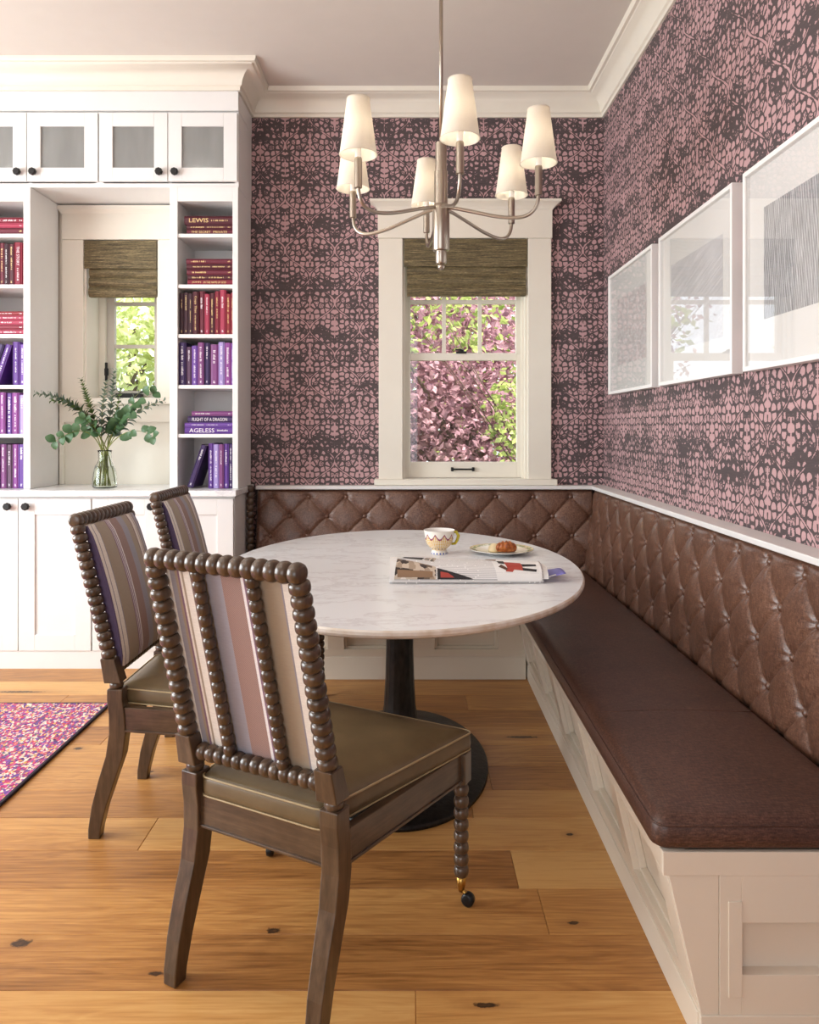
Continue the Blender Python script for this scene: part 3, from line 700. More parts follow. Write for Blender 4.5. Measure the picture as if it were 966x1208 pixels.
# bottom row: one book leans, five stand
x = upright(WR, 5, .951, [('purple', .028, .245, [], V), ('lilac', .030, .240, [], V), ('mauve', .025, .240, [], V), ('purple', .026, .243, [], V), ('deep violet', .022, .242, [], V)], RX0+.160, yb, 'purple books standing beside the wallpaper')
place = Matrix.Translation((RX0+.062, yb, .958)) @ Matrix.Rotation(math.radians(19), 4, 'Y')
book('deep violet book leaning in the bottom row, wallpaper side bookcase', 'purple books standing beside the wallpaper', 'deep violet', .030, .242, .20, [], V, False, place)
GL = 'books cut by the picture edge'
stack(WL, 0, SHELF[4], [('wine', .034, .25, [], G), ('rose', .026, .25, [], V), ('crimson', .030, .25, [], V)], 0, LX1-.006, yb, GL)
upright(WL, 1, SHELF[3], [('maroon', .03, .228, [], G), ('crimson', .03, .230, [], G), ('scarlet', .03, .235, [], G), ('maroon', .028, .226, [], G), ('wine', .026, .230, [], G), ('dark plum', .022, .225, [], V), ('maroon', .032, .224, [], G), ('crimson', .042, .232, [('THE STORY', .45, .35)], V), ('rose', .012, .226, [], V)], LX1-.264, yb, GL, True)
stack(WL, 2, SHELF[2], [('rose', .026, .25, [], V), ('crimson', .026, .25, [], V), ('rose', .026, .252, [], V), ('rose', .022, .25, [], V), ('scarlet', .024, .248, [], V)], 0, LX1-.006, yb, GL)
upright(WL, 3, SHELF[1], [('purple', .036, .236, [], V), ('mid violet', .030, .222, [], V)], LX1-.070, yb, GL, True)
for k, (dx, c_, h_) in enumerate([(-.160, 'purple', .226), (-.202, 'deep violet', .228)]):
    place = Matrix.Translation((LX1+dx, yb, SHELF[1]+.0064)) @ Matrix.Rotation(math.radians(19), 4, 'Y')
    book(f'{c_} leaning book, {["nearer to", "farther from"][k]} the niche of the leaning pair, picture edge bookcase', GL, c_, .032, h_, .2, [], V, False, place)
upright(WL, 4, SHELF[0], [('purple', .034, .226, [], V), ('orchid', .030, .230, [], V), ('mauve', .034, .226, [], V), ('orchid', .032, .226, [], V), ('purple', .034, .222, [], V), ('orchid', .038, .224, [], V), ('lilac', .030, .212, [], V)], LX1-.240, yb, GL, True)
upright(WL, 5, .951, [('mid violet', .036, .24, [], V), ('purple', .03, .238, [], V), ('purple', .034, .242, [], V), ('mauve', .032, .24, [], V), ('dusky plum', .032, .238, [], V), ('orchid', .030, .24, [], V), ('purple', .036, .24, [], V)], LX1-.240, yb, GL, True)

# ------------------------------------------------------------------ banquette
def tufted(name, label, fn, L, H, ds, dt, s_off, t_row1, nrow, ns, nt, body, corner_end=False):
    """fn(s,t,h) -> world point; t from 0 at the seat to H at the top; rows counted down from t_row1"""
    o = thing(name, label, 'backrest', body)
    def h(s, t):
        q = (t_row1-t)/dt                     # 0 at row one, grows downwards
        ss = (s-s_off)/ds
        a, b = ss+q/2, ss-q/2
        dia = (abs(math.sin(PI*a))**.27)*(abs(math.sin(PI*b))**.27)
        # rounder towards each button
        if q < 0:                             # pleats from the first row to the top
            ple = abs(math.sin(PI*ss))**.5; w = min(1, -q/.35)
            v = dia*(1-w)+ple*w
            v = max(v, dia*(1-w)+ple*w)
        else: v = dia
        e = min(1, min(t, H-t)/.03); ed = min(1, (L-s)/(.008 if corner_end else .03), s/(.03 if corner_end else .008))
        r = math.sqrt(max(0, 1-(1-e)**2))*math.sqrt(max(0, 1-(1-ed)**2))
        # dimple and radiating pleats round the nearest button
        dj = 9
        for jr in (round(q), round(q)+1, round(q)-1):
            if jr < 0: continue
            si = round(ss-(jr % 2)*.5)+(jr % 2)*.5
            ex, ey = (ss-si)*ds, (q-jr)*dt
            dd = math.hypot(ex, ey)
            if dd < dj: dj, an = dd, math.atan2(ey, ex)
        dim = -.008*math.exp(-(dj/.022)**2)+.0018*math.cos(7*an+jr)*math.exp(-(dj/.06)**2)*min(1, dj/.012) if dj < 5 else 0
        return (.020+.019*v+dim)*r
    m = MB(); g = m.grid(lambda u, v: fn(u*L, v*H, h(u*L, v*H)), ns, nt)
    # close the back
    rim = [g[i][0] for i in range(ns+1)]+[g[ns][j] for j in range(1, nt+1)]+[g[i][nt] for i in range(ns-1, -1, -1)]+[g[0][j] for j in range(nt-1, 0, -1)]
    bk = [m.bm.verts.new(fn(*((i/ns*L, 0) if k == 0 else (0, 0)), -.02)) for k, i in ()]
    st = [(i/ns*L, 0) for i in range(ns+1)]+[(L, j/nt*H) for j in range(1, nt+1)]+[(i/ns*L, H) for i in range(ns-1, -1, -1)]+[(0, j/nt*H) for j in range(nt-1, 0, -1)]
    bk = [m.bm.verts.new(fn(s, t, -.03)) for s, t in st]
    for i in range(len(rim)):
        k = (i+1) % len(rim); m.bm.faces.new((rim[i], rim[k], bk[k], bk[i]))
    m.bm.faces.new(bk[::-1])
    m.build('upholstery', 'brown_leather', o, smooth=True)
    for r in range(nrow):
        t = t_row1-r*dt
        if t < .02: break
        i0 = -3
        for i in range(-3, int(L/ds)+3):
            s = s_off+(i+(r % 2)*.5)*ds
            if s < .04 or s > L-.04: continue
            p = Vector(fn(s, t, h(s, t)+.001)); n = (Vector(fn(s, t, 1))-Vector(fn(s, t, 0))).normalized()
            m = MB(); m.turned(p-n*.003, p+n*.015, [(0, .012), (.35, .0145), (.75, .0115), (1, .005)], 10); m.build('button', 'brown_leather', o, smooth=True)
    return o
# along the side wall: s runs from y=4.27 towards the camera
Ys = 4.300
def fn_r(s, t, h):
    nx, nz = -.988, .154
    return (1.015+.070*t/.455+nx*h, Ys-s, .440+t*.985+nz*h)
tufted('tufted_backrest', 'long diamond tufted brown backrest under the three framed prints', fn_r, 2.80, .49, .2, .113, Ys-2.013-.2*20+.2*9, .447, 5, 560, 98, (1.0, 2.9, .475))
def fn_b(s, t, h):
    ny, nz = -.985, .17
    return (-.895+s, 4.270+.075*t/.455+ny*h, .440+t*.985+nz*h)
tufted('tufted_backrest', 'diamond tufted brown backrest under the window, behind the table', fn_b, 1.948, .49, .217, .112, -.811+.895, .445, 5, 370, 90, (0, 4.3, .475), True)
# beaded dark post closing the end of the backrest by the cabinets
def beads(n, r, neck=.5, k=9, e=.7):
    pr = []
    for i in range(n):
        for j in range(k):
            a = -PI/2*.93+PI*.93*j/(k-1)
            pr.append(((i+.5+.5*math.sin(a)/math.sin(PI/2*.93)*.985)/n, r*(neck*0.98+(1-neck*.98)*math.cos(a)**e)))
    return pr
m = MB(); m.turned((-.915, 4.24, .0), (-.915, 4.24, .955), beads(26, .021))
ep = m.build('beaded_post', 'walnut_stain', None, smooth=True); tag(ep, 'dark beaded post between the white cabinet and the tufted backrest', 'post')

def prism(mb, pts, z0, z1):
    mb.rings([[(x, y, z0) for x, y in pts], [(x, y, z1) for x, y in pts]]); return mb
def bench_base(name, label, org, along, out, L, panels, zb, ztop, hb, rootloc, depth, mitre):
    """along: unit vector of the run, out: unit vector towards the room. Face slopes in towards the floor."""
    o = thing(name, label, 'bench', rootloc)
    al, ou = Vector(along), Vector(out); org = Vector(org)
    HF = ztop-hb
    def P(s, q, d=0.0):      # q: 0 at baseboard top .. 1 at the seat; d: proud of the face
        if mitre and s > L-.001: s = L-q*.08-.003
        return org+al*s+ou*((q*.078)+d)+Vector((0, 0, hb+q*HF))
    def slab(name, s0, s1, q0, q1, d0, d1, mat='bench_paint', bev=.0015):
        m = MB(); m.hexa([P(s0, q0, d0), P(s1, q0, d0), P(s1, q1, d0), P(s0, q1, d0)], [P(s0, q0, d1), P(s1, q0, d1), P(s1, q1, d1), P(s0, q1, d1)])
        return m.build(name, mat, o, bev)
    # carcass
    m = MB(); a, b = 0, L-(.004 if mitre else .022)
    bk = -depth
    m.hexa([org+al*a+Vector((0, 0, hb))+ou*-.055, org+al*b+Vector((0, 0, hb))+ou*-.055, org+al*b+ou*bk+Vector((0, 0, hb)), org+al*a+ou*bk+Vector((0, 0, hb))],
           [P(a, 1, -.055), P(b, 1, -.055), org+al*(b-(.088 if mitre else 0))+ou*bk+Vector((0, 0, ztop)), org+al*a+ou*bk+Vector((0, 0, ztop))])
    m.build('carcass', 'bench_paint', o)
    # baseboard
    b = L-(.008 if mitre else 0)
    m = MB(); m.hexa([org+al*a+ou*-.02, org+al*b+ou*-.02, org+al*b+ou*.004, org+al*a+ou*.004], [org+al*a+ou*-.02+Vector((0, 0, hb)), org+al*b+ou*-.02+Vector((0, 0, hb)), org+al*b+ou*.004+Vector((0, 0, hb)), org+al*a+ou*.004+Vector((0, 0, hb))])
    m.build('baseboard', 'bench_paint', o, .002)
    slab('top_rail', 0, L, .80, 1, -.05, 0.0); slab('bottom_rail', 0, L, 0, .14, -.05, 0.0)
    edges = [0]+[v for pr in panels for v in pr]+[L]
    for i in range(0, len(edges), 2):
        if edges[i+1]-edges[i] > .004: slab('stile', edges[i], edges[i+1], .14, .80, -.05, 0.0)
    for s0, s1 in panels:
        slab('panel', s0, s1, .14, .80, -.05, -.036, bev=0)
        fwid = .032
        # stepped inner moulding
        for a0, a1, q0, q1 in ((s0, s0+.014, .14, .80), (s1-.014, s1, .14, .80), (s0+.014, s1-.014, .14, .185), (s0+.014, s1-.014, .755, .80)):
            slab('panel_moulding', a0, a1, q0, q1, -.036, -.016, bev=.003)
    return o, P
# side bench: run from y=4.38 towards the camera, face towards -x
L = 4.38-1.545
pan = [(4.38-b, 4.38-a) for a, b in [(3.33, 3.70), (2.90, 3.26), (2.46, 2.83), (2.03, 2.39), (1.63, 1.96)]]
sb, P = bench_base('bench_base', 'cream panelled bench base running under the framed prints', (.595, 4.38, 0), (0, -1, 0), (-1, 0, 0), L, pan, 0, .408, .072, (.85, 2.9, 0), XR-.595-.004, False)
# its end face: rail, sloped stile, plain field with a framed recess
ye = 1.545
m = MB(); m.box(.518, XR-.004, ye-.012, ye, .360, .408); m.build('end_rail', 'bench_paint', sb, .001)
m = MB(); z0, z1 = .072, .360
m.hexa([(.597, ye-.010, z0), (.633, ye-.010, z0), (.633, ye, z0), (.597, ye, z0)], [(.530, ye-.010, z1), (.633, ye-.010, z1), (.633, ye, z1), (.530, ye, z1)]); m.build('end_stile', 'bench_paint', sb, .001)
m = MB(); m.box(.595, XR-.004, ye-.014, ye, 0.001, .072); m.build('end_baseboard', 'bench_paint', sb, .001)
fx0, fx1, fz0, fz1 = .680, 1.04, .155, .262
m = MB(); q = ye+.018; m.box(.634, fx0, ye-.011, q, .072, .36); m.box(fx1, XR-.004, ye-.011, q, .072, .36); m.box(fx0, fx1, ye-.011, q, .072, fz0); m.box(fx0, fx1, ye-.011, q, fz1, .36)
m.build('end_panel', 'bench_paint', sb, .001)
m = MB(); m.box(fx0, fx1, ye+.015, ye+.018, fz0, fz1); m.build('recess_back', 'bench_paint', sb)
m = MB(); m.box(fx0-.028, fx0, ye-.0135, ye-.011, fz0-.045, fz1+.045); m.build('recess_stile', 'bench_paint', sb, .001)
# bench under the window
L2 = .592-(-.885)
pan2 = [(.03, .46), (.545, .885), (1.005, 1.325)]
bench_base('bench_base', 'cream panelled bench base under the window behind the table', (-.885, 3.80, 0), (1, 0, 0), (0, -1, 0), L2, pan2, 0, .408, .115, (-.2, 4.1, 0), YB-3.80-.004, True)
def cushion(name, label, x0, x1, y0, y1, z0, z1, loc, r=.028):
    o = thing(name, label, 'cushion', loc)
    prof = [(.012, z0), (.002, z0+.008), (0, z0+.02), (.0015, z1-.032), (.006, z1-.018), (.016, z1-.008), (.03, z1-.002), (.06, z1), (.18, z1+.004)]
    def rr(i):
        pts = []; a, b, c, d = x0+i, x1-i, y0+i, y1-i; q = max(.004, .03-i*.3); n = 5
        for cx, cy, a0 in ((b-q, d-q, 0), (a+q, d-q, PI/2), (a+q, c+q, PI), (b-q, c+q, 1.5*PI)):
            for k in range(n): an = a0+PI/2*k/(n-1); pts.append((cx+q*math.cos(an), cy+q*math.sin(an)))
        return pts
    m = MB(); m.rings([[(x, y, z) for x, y in rr(i)] for i, z in prof])
    smooth_angle(m.build('cushion_body', 'seat_weave', o), 50)
    # stitched seam just under the top edge
    m = MB(); ring = [(x, y, z1-.021) for x, y in rr(.0035)]; m.tube(ring+[ring[0]], .0022, 6); m.build('seam', 'seat_weave', o, smooth=True)
    return o
cs = cushion('seat_cushion', 'long brown woven seat cushion on the bench under the framed prints', .498, .984, 1.532, 4.235, .410, .482, (.75, 2.9, .41))
m = MB(); m.tube([(.530+.43*i/30, 2.10, .4818+.004*min(1, max(0, (min(.032+.43*i/30, .454-.43*i/30)-.06)/.12))) for i in range(31)], .0014, 6); m.build('cross_seam', 'seat_weave', cs, smooth=True)
cushion('seat_cushion', 'brown woven seat cushion on the bench under the window', -.885, .494, 3.70, 4.235, .410, .482, (-.2, 4, .41))

# ------------------------------------------------------------------ framed prints
for k, (ya, yb_, mat, lab, aw, az0, az1) in enumerate([(3.385, 4.135, 'speckled_print', 'white framed faint speckled print, the one nearest the room corner', .13, .15, .15),
        (2.54, 3.295, 'hatched_print', 'white framed pale grey hatched print hanging between two other prints', .115, .14, .145),
        (1.70, 2.458, 'wood_grain_print', 'white framed dark grey wood grain print, farthest from the room corner', .115, .157, .144)]):
    o = thing('framed_print', lab, 'picture', (XR, (ya+yb_)/2, 1.465), 'framed prints over the bench')
    z0, z1 = 1.465, 2.117; x0 = 1.091; f = .016
    m = MB(); m.box(x0, XR-.001, ya, ya+f, z0, z1); m.box(x0, XR-.001, yb_-f, yb_, z0, z1); m.box(x0, XR-.001, ya+f, yb_-f, z0, z0+f); m.box(x0, XR-.001, ya+f, yb_-f, z1-f, z1)
    m.build('frame', 'frame_white', o, .0015)
    bx('mat_board', 'mat_board', o, x0+.018, XR-.002, ya+f, yb_-f, z0+f, z1-f)
    bx('print', mat, o, x0+.0165, x0+.018, ya+aw, yb_-aw, z0+az0, z1-az1)
    bx('glass', 'picture_glass', o, x0+.006, x0+.008, ya+f, yb_-f, z0+f, z1-f)

# ------------------------------------------------------------------ table
tb = thing('dining_table', 'oval white marble table on a black iron pedestal', 'table', (-.044, 2.86, 0))
m = MB(); A, B = .674, .953
m.rings([[((A-i)*math.cos(2*PI*j/128)-.044, (B-i)*math.sin(2*PI*j/128)+2.86, z) for j in range(128)] for i, z in [(.05, .733), (.022, .7335), (.004, .741), (0, .748), (.001, .756), (.006, .7602)]])
bmt = m.bm; bmt.faces.ensure_lookup_table()
for f in bmt.faces: f.material_index = 0
to = m.build('tabletop', ['marble_edge', 'table_marble'], tb)
for p in to.data.polygons: p.material_index = 1 if p.normal.z > .9 else 0
smooth_angle(to, 30)
m = MB(); m.lathe([(.16, .7325), (.15, .722), (.085, .68), (.058, .60), (.052, .50), (.052, .44), (.055, .33), (.061, .22), (.075, .13), (.10, .075), (.13, .052)], (-.044, 2.86, 0), 16)
m.build('pedestal', 'hammered_iron', tb)
m = MB(); m.lathe([(1, .0005), (1, .012), (.985, .018), (.8, .030), (.5, .044), (.3, .055), (.2, .06)], (-.044, 2.86, 0), 64, .335, .50); m.build('pedestal_foot', 'hammered_iron', tb, smooth=True)

# ------------------------------------------------------------------ spool chair
def make_chair():
    c = thing('spool_chair', '', 'chair', (0, 0, 0), 'spool chairs around the table')
    JY, FY, BW, FW = -.25, .25, .198, .272
    lean = lambda z: JY-.25*(z-.465)
    for s in (-1, 1):
        # sabre rear leg, square section
        pts = [(0, -.068, 0.0005), (0, -.066, .03), (0, -.052, .10), (0, -.028, .18), (0, -.002, .26), (0, .008, .33), (0, .006, .39), (0, 0, .435), (0, 0, .468)]
        m = MB(); rs = []
        for i, (dx, dy, z) in enumerate(pts):
            w = .0180+.0055*min(1, z/.35); dp = .018+.009*math.sin(min(1, z/.4)*PI*.75)
            rs.append([(s*BW-w, JY+dy-dp, z), (s*BW+w, JY+dy-dp, z), (s*BW+w, JY+dy+dp, z), (s*BW-w, JY+dy+dp, z)])
        m.rings(rs); m.build('rear_leg', 'walnut_stain', c, .003)
        # turned knuckle, tapered block, beaded post
        m = MB(); m.turned((s*BW, JY, .466), (s*BW, lean(.49), .492), [(0, .017), (.25, .022), (.6, .021), (1, .016)])
        m.build('post_knuckle', 'walnut_stain', c, smooth=True)
        m = MB(); a, b = .0265, .0225
        ya, yb2 = lean(.488), lean(.562)
        m.hexa([(s*BW-a, ya-a, .488), (s*BW+a, ya-a, .488), (s*BW+a, ya+a, .488), (s*BW-a, ya+a, .488)], [(s*BW-b, yb2-b, .562), (s*BW+b, yb2-b, .562), (s*BW+b, yb2+b, .562), (s*BW-b, yb2+b, .562)])
        m.build('post_block', 'walnut_stain', c, .003)
        m = MB(); m.turned((s*BW, lean(.560), .560), (s*BW, lean(.976), .976), beads(15, .0235)); m.build('back_post', 'walnut_stain', c, smooth=True)
        # beaded spindle behind the fabric
        m = MB(); m.turned((s*.076, lean(.53), .53), (s*.076, lean(.975), .975), beads(17, .0152)); m.build('back_spindle', 'walnut_stain', c, smooth=True)
        # front spool leg
        fx = s*FW
        m = MB(); q = .021
        m.box(fx-q, fx+q, FY-q, FY+q, .330, .412); m.build('leg_block', 'walnut_stain', c, .003)
        m = MB(); m.turned((fx, FY, .332), (fx, FY, .075), [(0, .012), (.02, .018)]+[(.03+.97*t, r) for t, r in beads(8, .0205)]); lg = m.build('front_leg', 'walnut_stain', c, smooth=True)
        m = MB(); m.turned((fx, FY, .078), (fx, FY, .035), [(0, .0135), (.5, .0125), (.8, .010), (1, .008)]); m.tube([(fx, FY, .04), (fx+.010, FY, .034), (fx+.018, FY, .022)], .006); m.build('caster_cup', 'brass', lg, smooth=True)
        m = MB(); m.turned((fx+.02, FY-.011, .0185), (fx+.02, FY+.011, .0185), [(0, .012), (.1, .017), (.5, .018), (.9, .017), (1, .012)], 18); m.build('caster_wheel', 'black_metal', lg, smooth=True)
    zt = .990
    m = MB(); m.turned((-BW-.014, lean(zt), zt), (BW+.014, lean(zt), zt), beads(14, .0235)); m.build('top_rail', 'walnut_stain', c, smooth=True)
    zb = .520
    m = MB(); m.turned((-BW+.024, lean(zb), zb), (BW-.024, lean(zb), zb), beads(13, .0205)); m.build('bottom_rail', 'walnut_stain', c, smooth=True)
    # upholstered back pad
    m = MB(); n = 14; w = .184
    rs = []
    for i in range(n+1):
        z = .528+(.972-.528)*i/n; q = math.sin(PI*i/n)**.5; yb0 = lean(z)+.014; yf = yb0+.014+.020*q
        rs.append([(-w, yb0, z), (0, yb0, z), (w, yb0, z), (w, yf-.008, z), (w-.012, yf, z), (w*.5, yf+.008*q, z), (0, yf+.010*q, z), (-w*.5, yf+.008*q, z), (-w+.012, yf, z), (-w, yf-.008, z)])
    m.rings(rs); m.bm.normal_update()
    pad = m.build('back_pad', ['stripe_fabric', 'purple_edge'], c)
    for p in pad.data.polygons:
        if abs(p.normal.x) > .85: p.material_index = 1
    smooth_angle(pad, 50)
    for s in (-1, 1):
        pts = []
        for i in range(n+1):
            z = .530+(.970-.530)*i/n; q = math.sin(PI*i/n)**.5; pts.append((s*(w-.001), lean(z)+.014+.008+.020*q, z))
        m = MB(); m.tube(pts, .0035, 6); m.build('piping', 'purple_edge', pad, smooth=True)
    # seat cushion
    corners = [(-.174, JY-.012), (.174, JY-.012), (.296, FY+.03), (-.296, FY+.03)]
    def outline(i):
        pts = []; cx, cy = 0, .02; n = 4
        C = [Vector(p) for p in corners]
        for k in range(4):
            p, a, b = C[k], C[k-1], C[(k+1) % 4]; da, db = (a-p).normalized(), (b-p).normalized(); r = .022
            q0, q1 = p+da*r, p+db*r
            for j in range(n):
                t = j/(n-1); pts.append(q0*(1-t)**2+p*2*t*(1-t)+q1*t*t)
            # straight run points for smoothness
            e = C[(k+1) % 4]+(p-C[(k+1) % 4]).normalized()*r
            for j in (1, 2, 3): pts.append(q1+(e-q1)*j/4)
        return [(p.x*(1-i/.28), .02+(p.y-.02)*(1-i/.28)) for p in pts]
    m = MB()
    m.rings([[(x, y, z) for x, y in outline(i)] for i, z in [(.008, .412), (.001, .417), (0, .43), (.001, .450), (.005, .458), (.014, .464), (.035, .470), (.08, .476), (.15, .480), (.25, .482)]])
    cu = smooth_angle(m.build('seat_cushion', 'olive_leather', c), 60)
    ring = [(x, y, .4575) for x, y in outline(.001)]
    m = MB(); m.tube(ring+[ring[0]], .0026, 6); m.build('piping', 'piping_tan', cu, smooth=True)
    ring = [(x, y, .414) for x, y in outline(.001)]
    m = MB(); m.tube(ring+[ring[0]], .0022, 6); m.build('piping', 'piping_tan', cu, smooth=True)
    # apron rails
    def rail(a, b, th=.011):
        a, b = Vector(a), Vector(b); d = (b-a).normalized(); n_ = Vector((d.y, -d.x))
        m = MB()
        for z0, z1, t in ((.340, .411, th), (.336, .343, th+.004)):
            m.hexa([(*(a-n_*t), z0), (*(b-n_*t), z0), (*(b+n_*t), z0), (*(a+n_*t), z0)], [(*(a-n_*t), z1), (*(b-n_*t), z1), (*(b+n_*t), z1), (*(a+n_*t), z1)])
        m.build('apron', 'walnut_rail', c, .0015)
    rail((-BW+.02, JY+.004), (BW-.02, JY+.004)); rail((-FW+.02, FY+.004), (FW-.02, FY+.004))
    for s in (-1, 1): rail((s*(BW+.006), JY+.022), (s*(FW-.002), FY-.018))
    return c
ch = make_chair()
def seat_at(o, J, n, label):
    n = Vector(n).normalized(); o.location = (J[0]+n.x*.25, J[1]+n.y*.25, 0); o.rotation_euler = (0, 0, math.atan2(-n.x, n.y)); o['label'] = label
c2_, c3_ = copy_tree(ch), copy_tree(ch)
seat_at(ch, (-.3395, 1.692), (.467, .884), 'spool chair nearest the viewer, its striped back turned towards us')
seat_at(c2_, (-.916, 2.535), (1, -.02), 'spool chair seen side on between the rug and the near chair')
seat_at(c3_, (-.935, 3.30), (1, .0), 'spool chair farthest back, half hidden, its top rail against the marble counter')

# ------------------------------------------------------------------ rug
rg = thing('area_rug', 'purple and magenta distressed rug with a dark bound edge on the oak floor', 'rug', (-2.1, 2.2, 0))
X0, X1, Y0, Y1 = -2.9, -1.385, .9, 3.455
m = MB(); rr_ = random.Random(4)
m.grid(lambda u, v: (X0+(X1-.012-X0)*u, Y0+.012+(Y1-Y0-.024)*v, .010+rr_.uniform(-.0018, .0018)), 150, 220); m.build('pile', 'rug_pile', rg)
m = MB(); m.box(X0, X1-.012, Y0+.012, Y1-.012, .0008, .0078); m.build('backing', 'rug_binding', rg)
m = MB(); m.box(X1-.014, X1, Y0, Y1, .0008, .0125); m.box(X0, X1-.014, Y1-.012, Y1, .0008, .0105); m.box(X0, X1-.014, Y0, Y0+.012, .0008, .0105); m.build('binding', 'rug_binding', rg, .003)

# ------------------------------------------------------------------ chandelier
CX, CY = .114, 2.85
cd = thing('chandelier', 'six arm nickel chandelier with tapered linen shades over the table', 'chandelier', (CX, CY, ZC))
m = MB(); m.lathe([(.065, ZC-.0005), (.065, ZC-.012), (.05, ZC-.025), (.012, ZC-.035)], (CX, CY, 0), 24); m.build('canopy', 'nickel', cd, smooth=True)
m = MB(); m.turned((CX, CY, ZC-.03), (CX, CY, 2.36), [(0, .0075), (1, .0075)]); m.build('rod', 'nickel', cd, smooth=True)
m = MB(); m.lathe([(.008, 2.37), (.022, 2.368), (.022, 2.262), (.0255, 2.26), (.0255, 2.135), (.031, 2.128), (.0325, 2.118), (.0325, 1.962), (.0305, 1.957), (.0215, 1.955), (.0215, 1.912), (.019, 1.907), (.011, 1.905)], (CX, CY, 0), 28)
smooth_angle(m.build('column', 'nickel', cd), 35)
m = MB(); m.lathe([(.004, 1.910), (.011, 1.906), (.0145, 1.897), (.011, 1.887), (.003, 1.883)], (CX, CY, 0), 16); m.build('finial', 'nickel', cd, smooth=True)
R0 = .377
for k in range(6):
    th = math.radians(7.3+60*k); dx, dy = math.sin(th), -math.cos(th)
    def pt(r, z): return (CX+dx*r, CY+dy*r, z)
    key = [(.026, 2.118), (.06, 2.112), (.14, 2.088), (.22, 2.064), (.29, 2.052), (.33, 2.055), (.357, 2.070), (.372, 2.095), (.377, 2.13)]
    pts = []
    for i in range(len(key)-1):       # Catmull-Rom
        p0, p1, p2, p3 = key[max(i-1, 0)], key[i], key[i+1], key[min(i+2, len(key)-1)]
        for j in range(4):
            t = j/4; f = lambda a, b, c_, d: .5*((2*b)+(-a+c_)*t+(2*a-5*b+4*c_-d)*t*t+(-a+3*b-3*c_+d)*t**3)
            pts.append(pt(f(p0[0], p1[0], p2[0], p3[0]), f(p0[1], p1[1], p2[1], p3[1])))
    pts.append(pt(*key[-1]))
    m = MB(); m.tube(pts, .0068, 10); arm = m.build('arm', 'nickel', cd, smooth=True)
    m = MB(); c0 = pt(R0, 0); m.lathe([(.0075, 2.122), (.0135, 2.124), (.0135, 2.225), (.012, 2.23)], c0, 16); m.build('candle_cup', 'nickel', arm, smooth=False)
    m = MB(); m.lathe([(.011, 2.23), (.011, 2.285), (.008, 2.29)], c0, 14); m.build('candle_sleeve', 'frame_white', arm)
    m = MB(); m.lathe([(.006, 2.29), (.015, 2.31), (.018, 2.33), (.012, 2.355), (.003, 2.37)], c0, 14, cap=True); m.build('bulb', 'bulb_glow', arm, smooth=True)
    m = MB(); vr = m.rings([[(c0[0]+r*math.cos(2*PI*j/40), c0[1]+r*math.sin(2*PI*j/40), z) for j in range(40)] for r, z in [(.0660, 2.240), (.0395, 2.436), (.0385, 2.436), (.0650, 2.240)]], True, False)
    for j in range(40): m.bm.faces.new((vr[3][j], vr[3][(j+1) % 40], vr[0][(j+1) % 40], vr[0][j]))
    sh = m.build('lamp_shade', 'linen_shade', cd, smooth=False); smooth_angle(sh, 60)
    for r, z in ((.0665, 2.2405), (.040, 2.4355)):
        ring = [(c0[0]+r*math.cos(2*PI*j/40), c0[1]+r*math.sin(2*PI*j/40), z) for j in range(41)]
        m = MB(); m.tube(ring, .0016, 6); m.build('shade_trim', 'linen_shade', sh, smooth=True)
    m = MB(); 
    for a in range(3):
        an = a*2*PI/3; m.tube([(c0[0], c0[1], 2.30), (c0[0]+.0585*math.cos(an), c0[1]+.0585*math.sin(an), 2.285)], .0015, 6)
    m.build('shade_carrier', 'nickel', arm)
    lamp('chandelier_bulb', 'POINT', (c0[0], c0[1], 2.335), 2.0, (1, .9, .76), shadow_soft_size=.022)

# ------------------------------------------------------------------ things on the table (top at z = .760)
ZT = .7605
cp = thing('teacup', 'footed white teacup painted with scallops and yellow dots on the marble table', 'cup', (.116, 3.09, ZT))
pr = [(.034, 0), (.036, .004), (.031, .014), (.029, .020), (.040, .028), (.052, .042), (.058, .060), (.061, .080), (.064, .098)]
m = MB(); m.lathe(pr, (.116, 3.09, ZT), 48, cap=False, uv=True); m.build('bowl', 'painted_cup', cp, smooth=True)
m = MB(); m.lathe([(.0645, .0985), (.0625, .0985), (.058, .075), (.05, .045), (.03, .030), (.002, .028)], (.116, 3.09, ZT), 48, cap=False); m.build('inside', 'mat_board', cp, smooth=True)
m = MB(); m.tube([(.116+.058, 3.09, ZT+.088), (.116+.070, 3.083, ZT+.091), (.116+.079, 3.080, ZT+.076), (.116+.074, 3.082, ZT+.056), (.116+.066, 3.088, ZT+.042), (.116+.05, 3.09, ZT+.040)], [.006, .0065, .0065, .006, .0055, .005], 10); m.build('handle', 'ceramic_yellow', cp, smooth=True)
pl = thing('plate', 'cream plate with a green patterned gilt rim under the pastry', 'plate', (.375, 3.10, ZT))
m = MB(); m.lathe([(.002, 0), (.06, .001), (.062, .004), (.085, .008), (.110, .013), (.131, .018), (.131, .020)], (.375, 3.10, ZT), 56, cap=False); m.build('underside', 'mat_board', pl, smooth=True)
m = MB(); m.lathe([(.002, .0055), (.05, .0055), (.075, .008), (.085, .0105), (.097, .0135), (.108, .016), (.116, .018), (.124, .0195), (.1315, .0205)], (.375, 3.10, ZT), 56, cap=False, uv=True); m.build('top_face', 'painted_plate', pl, smooth=True)
ps = thing('croissant', 'glazed brown croissant on the cream plate', 'pastry', (.40, 3.09, ZT+.006))
m = MB(); rs = []
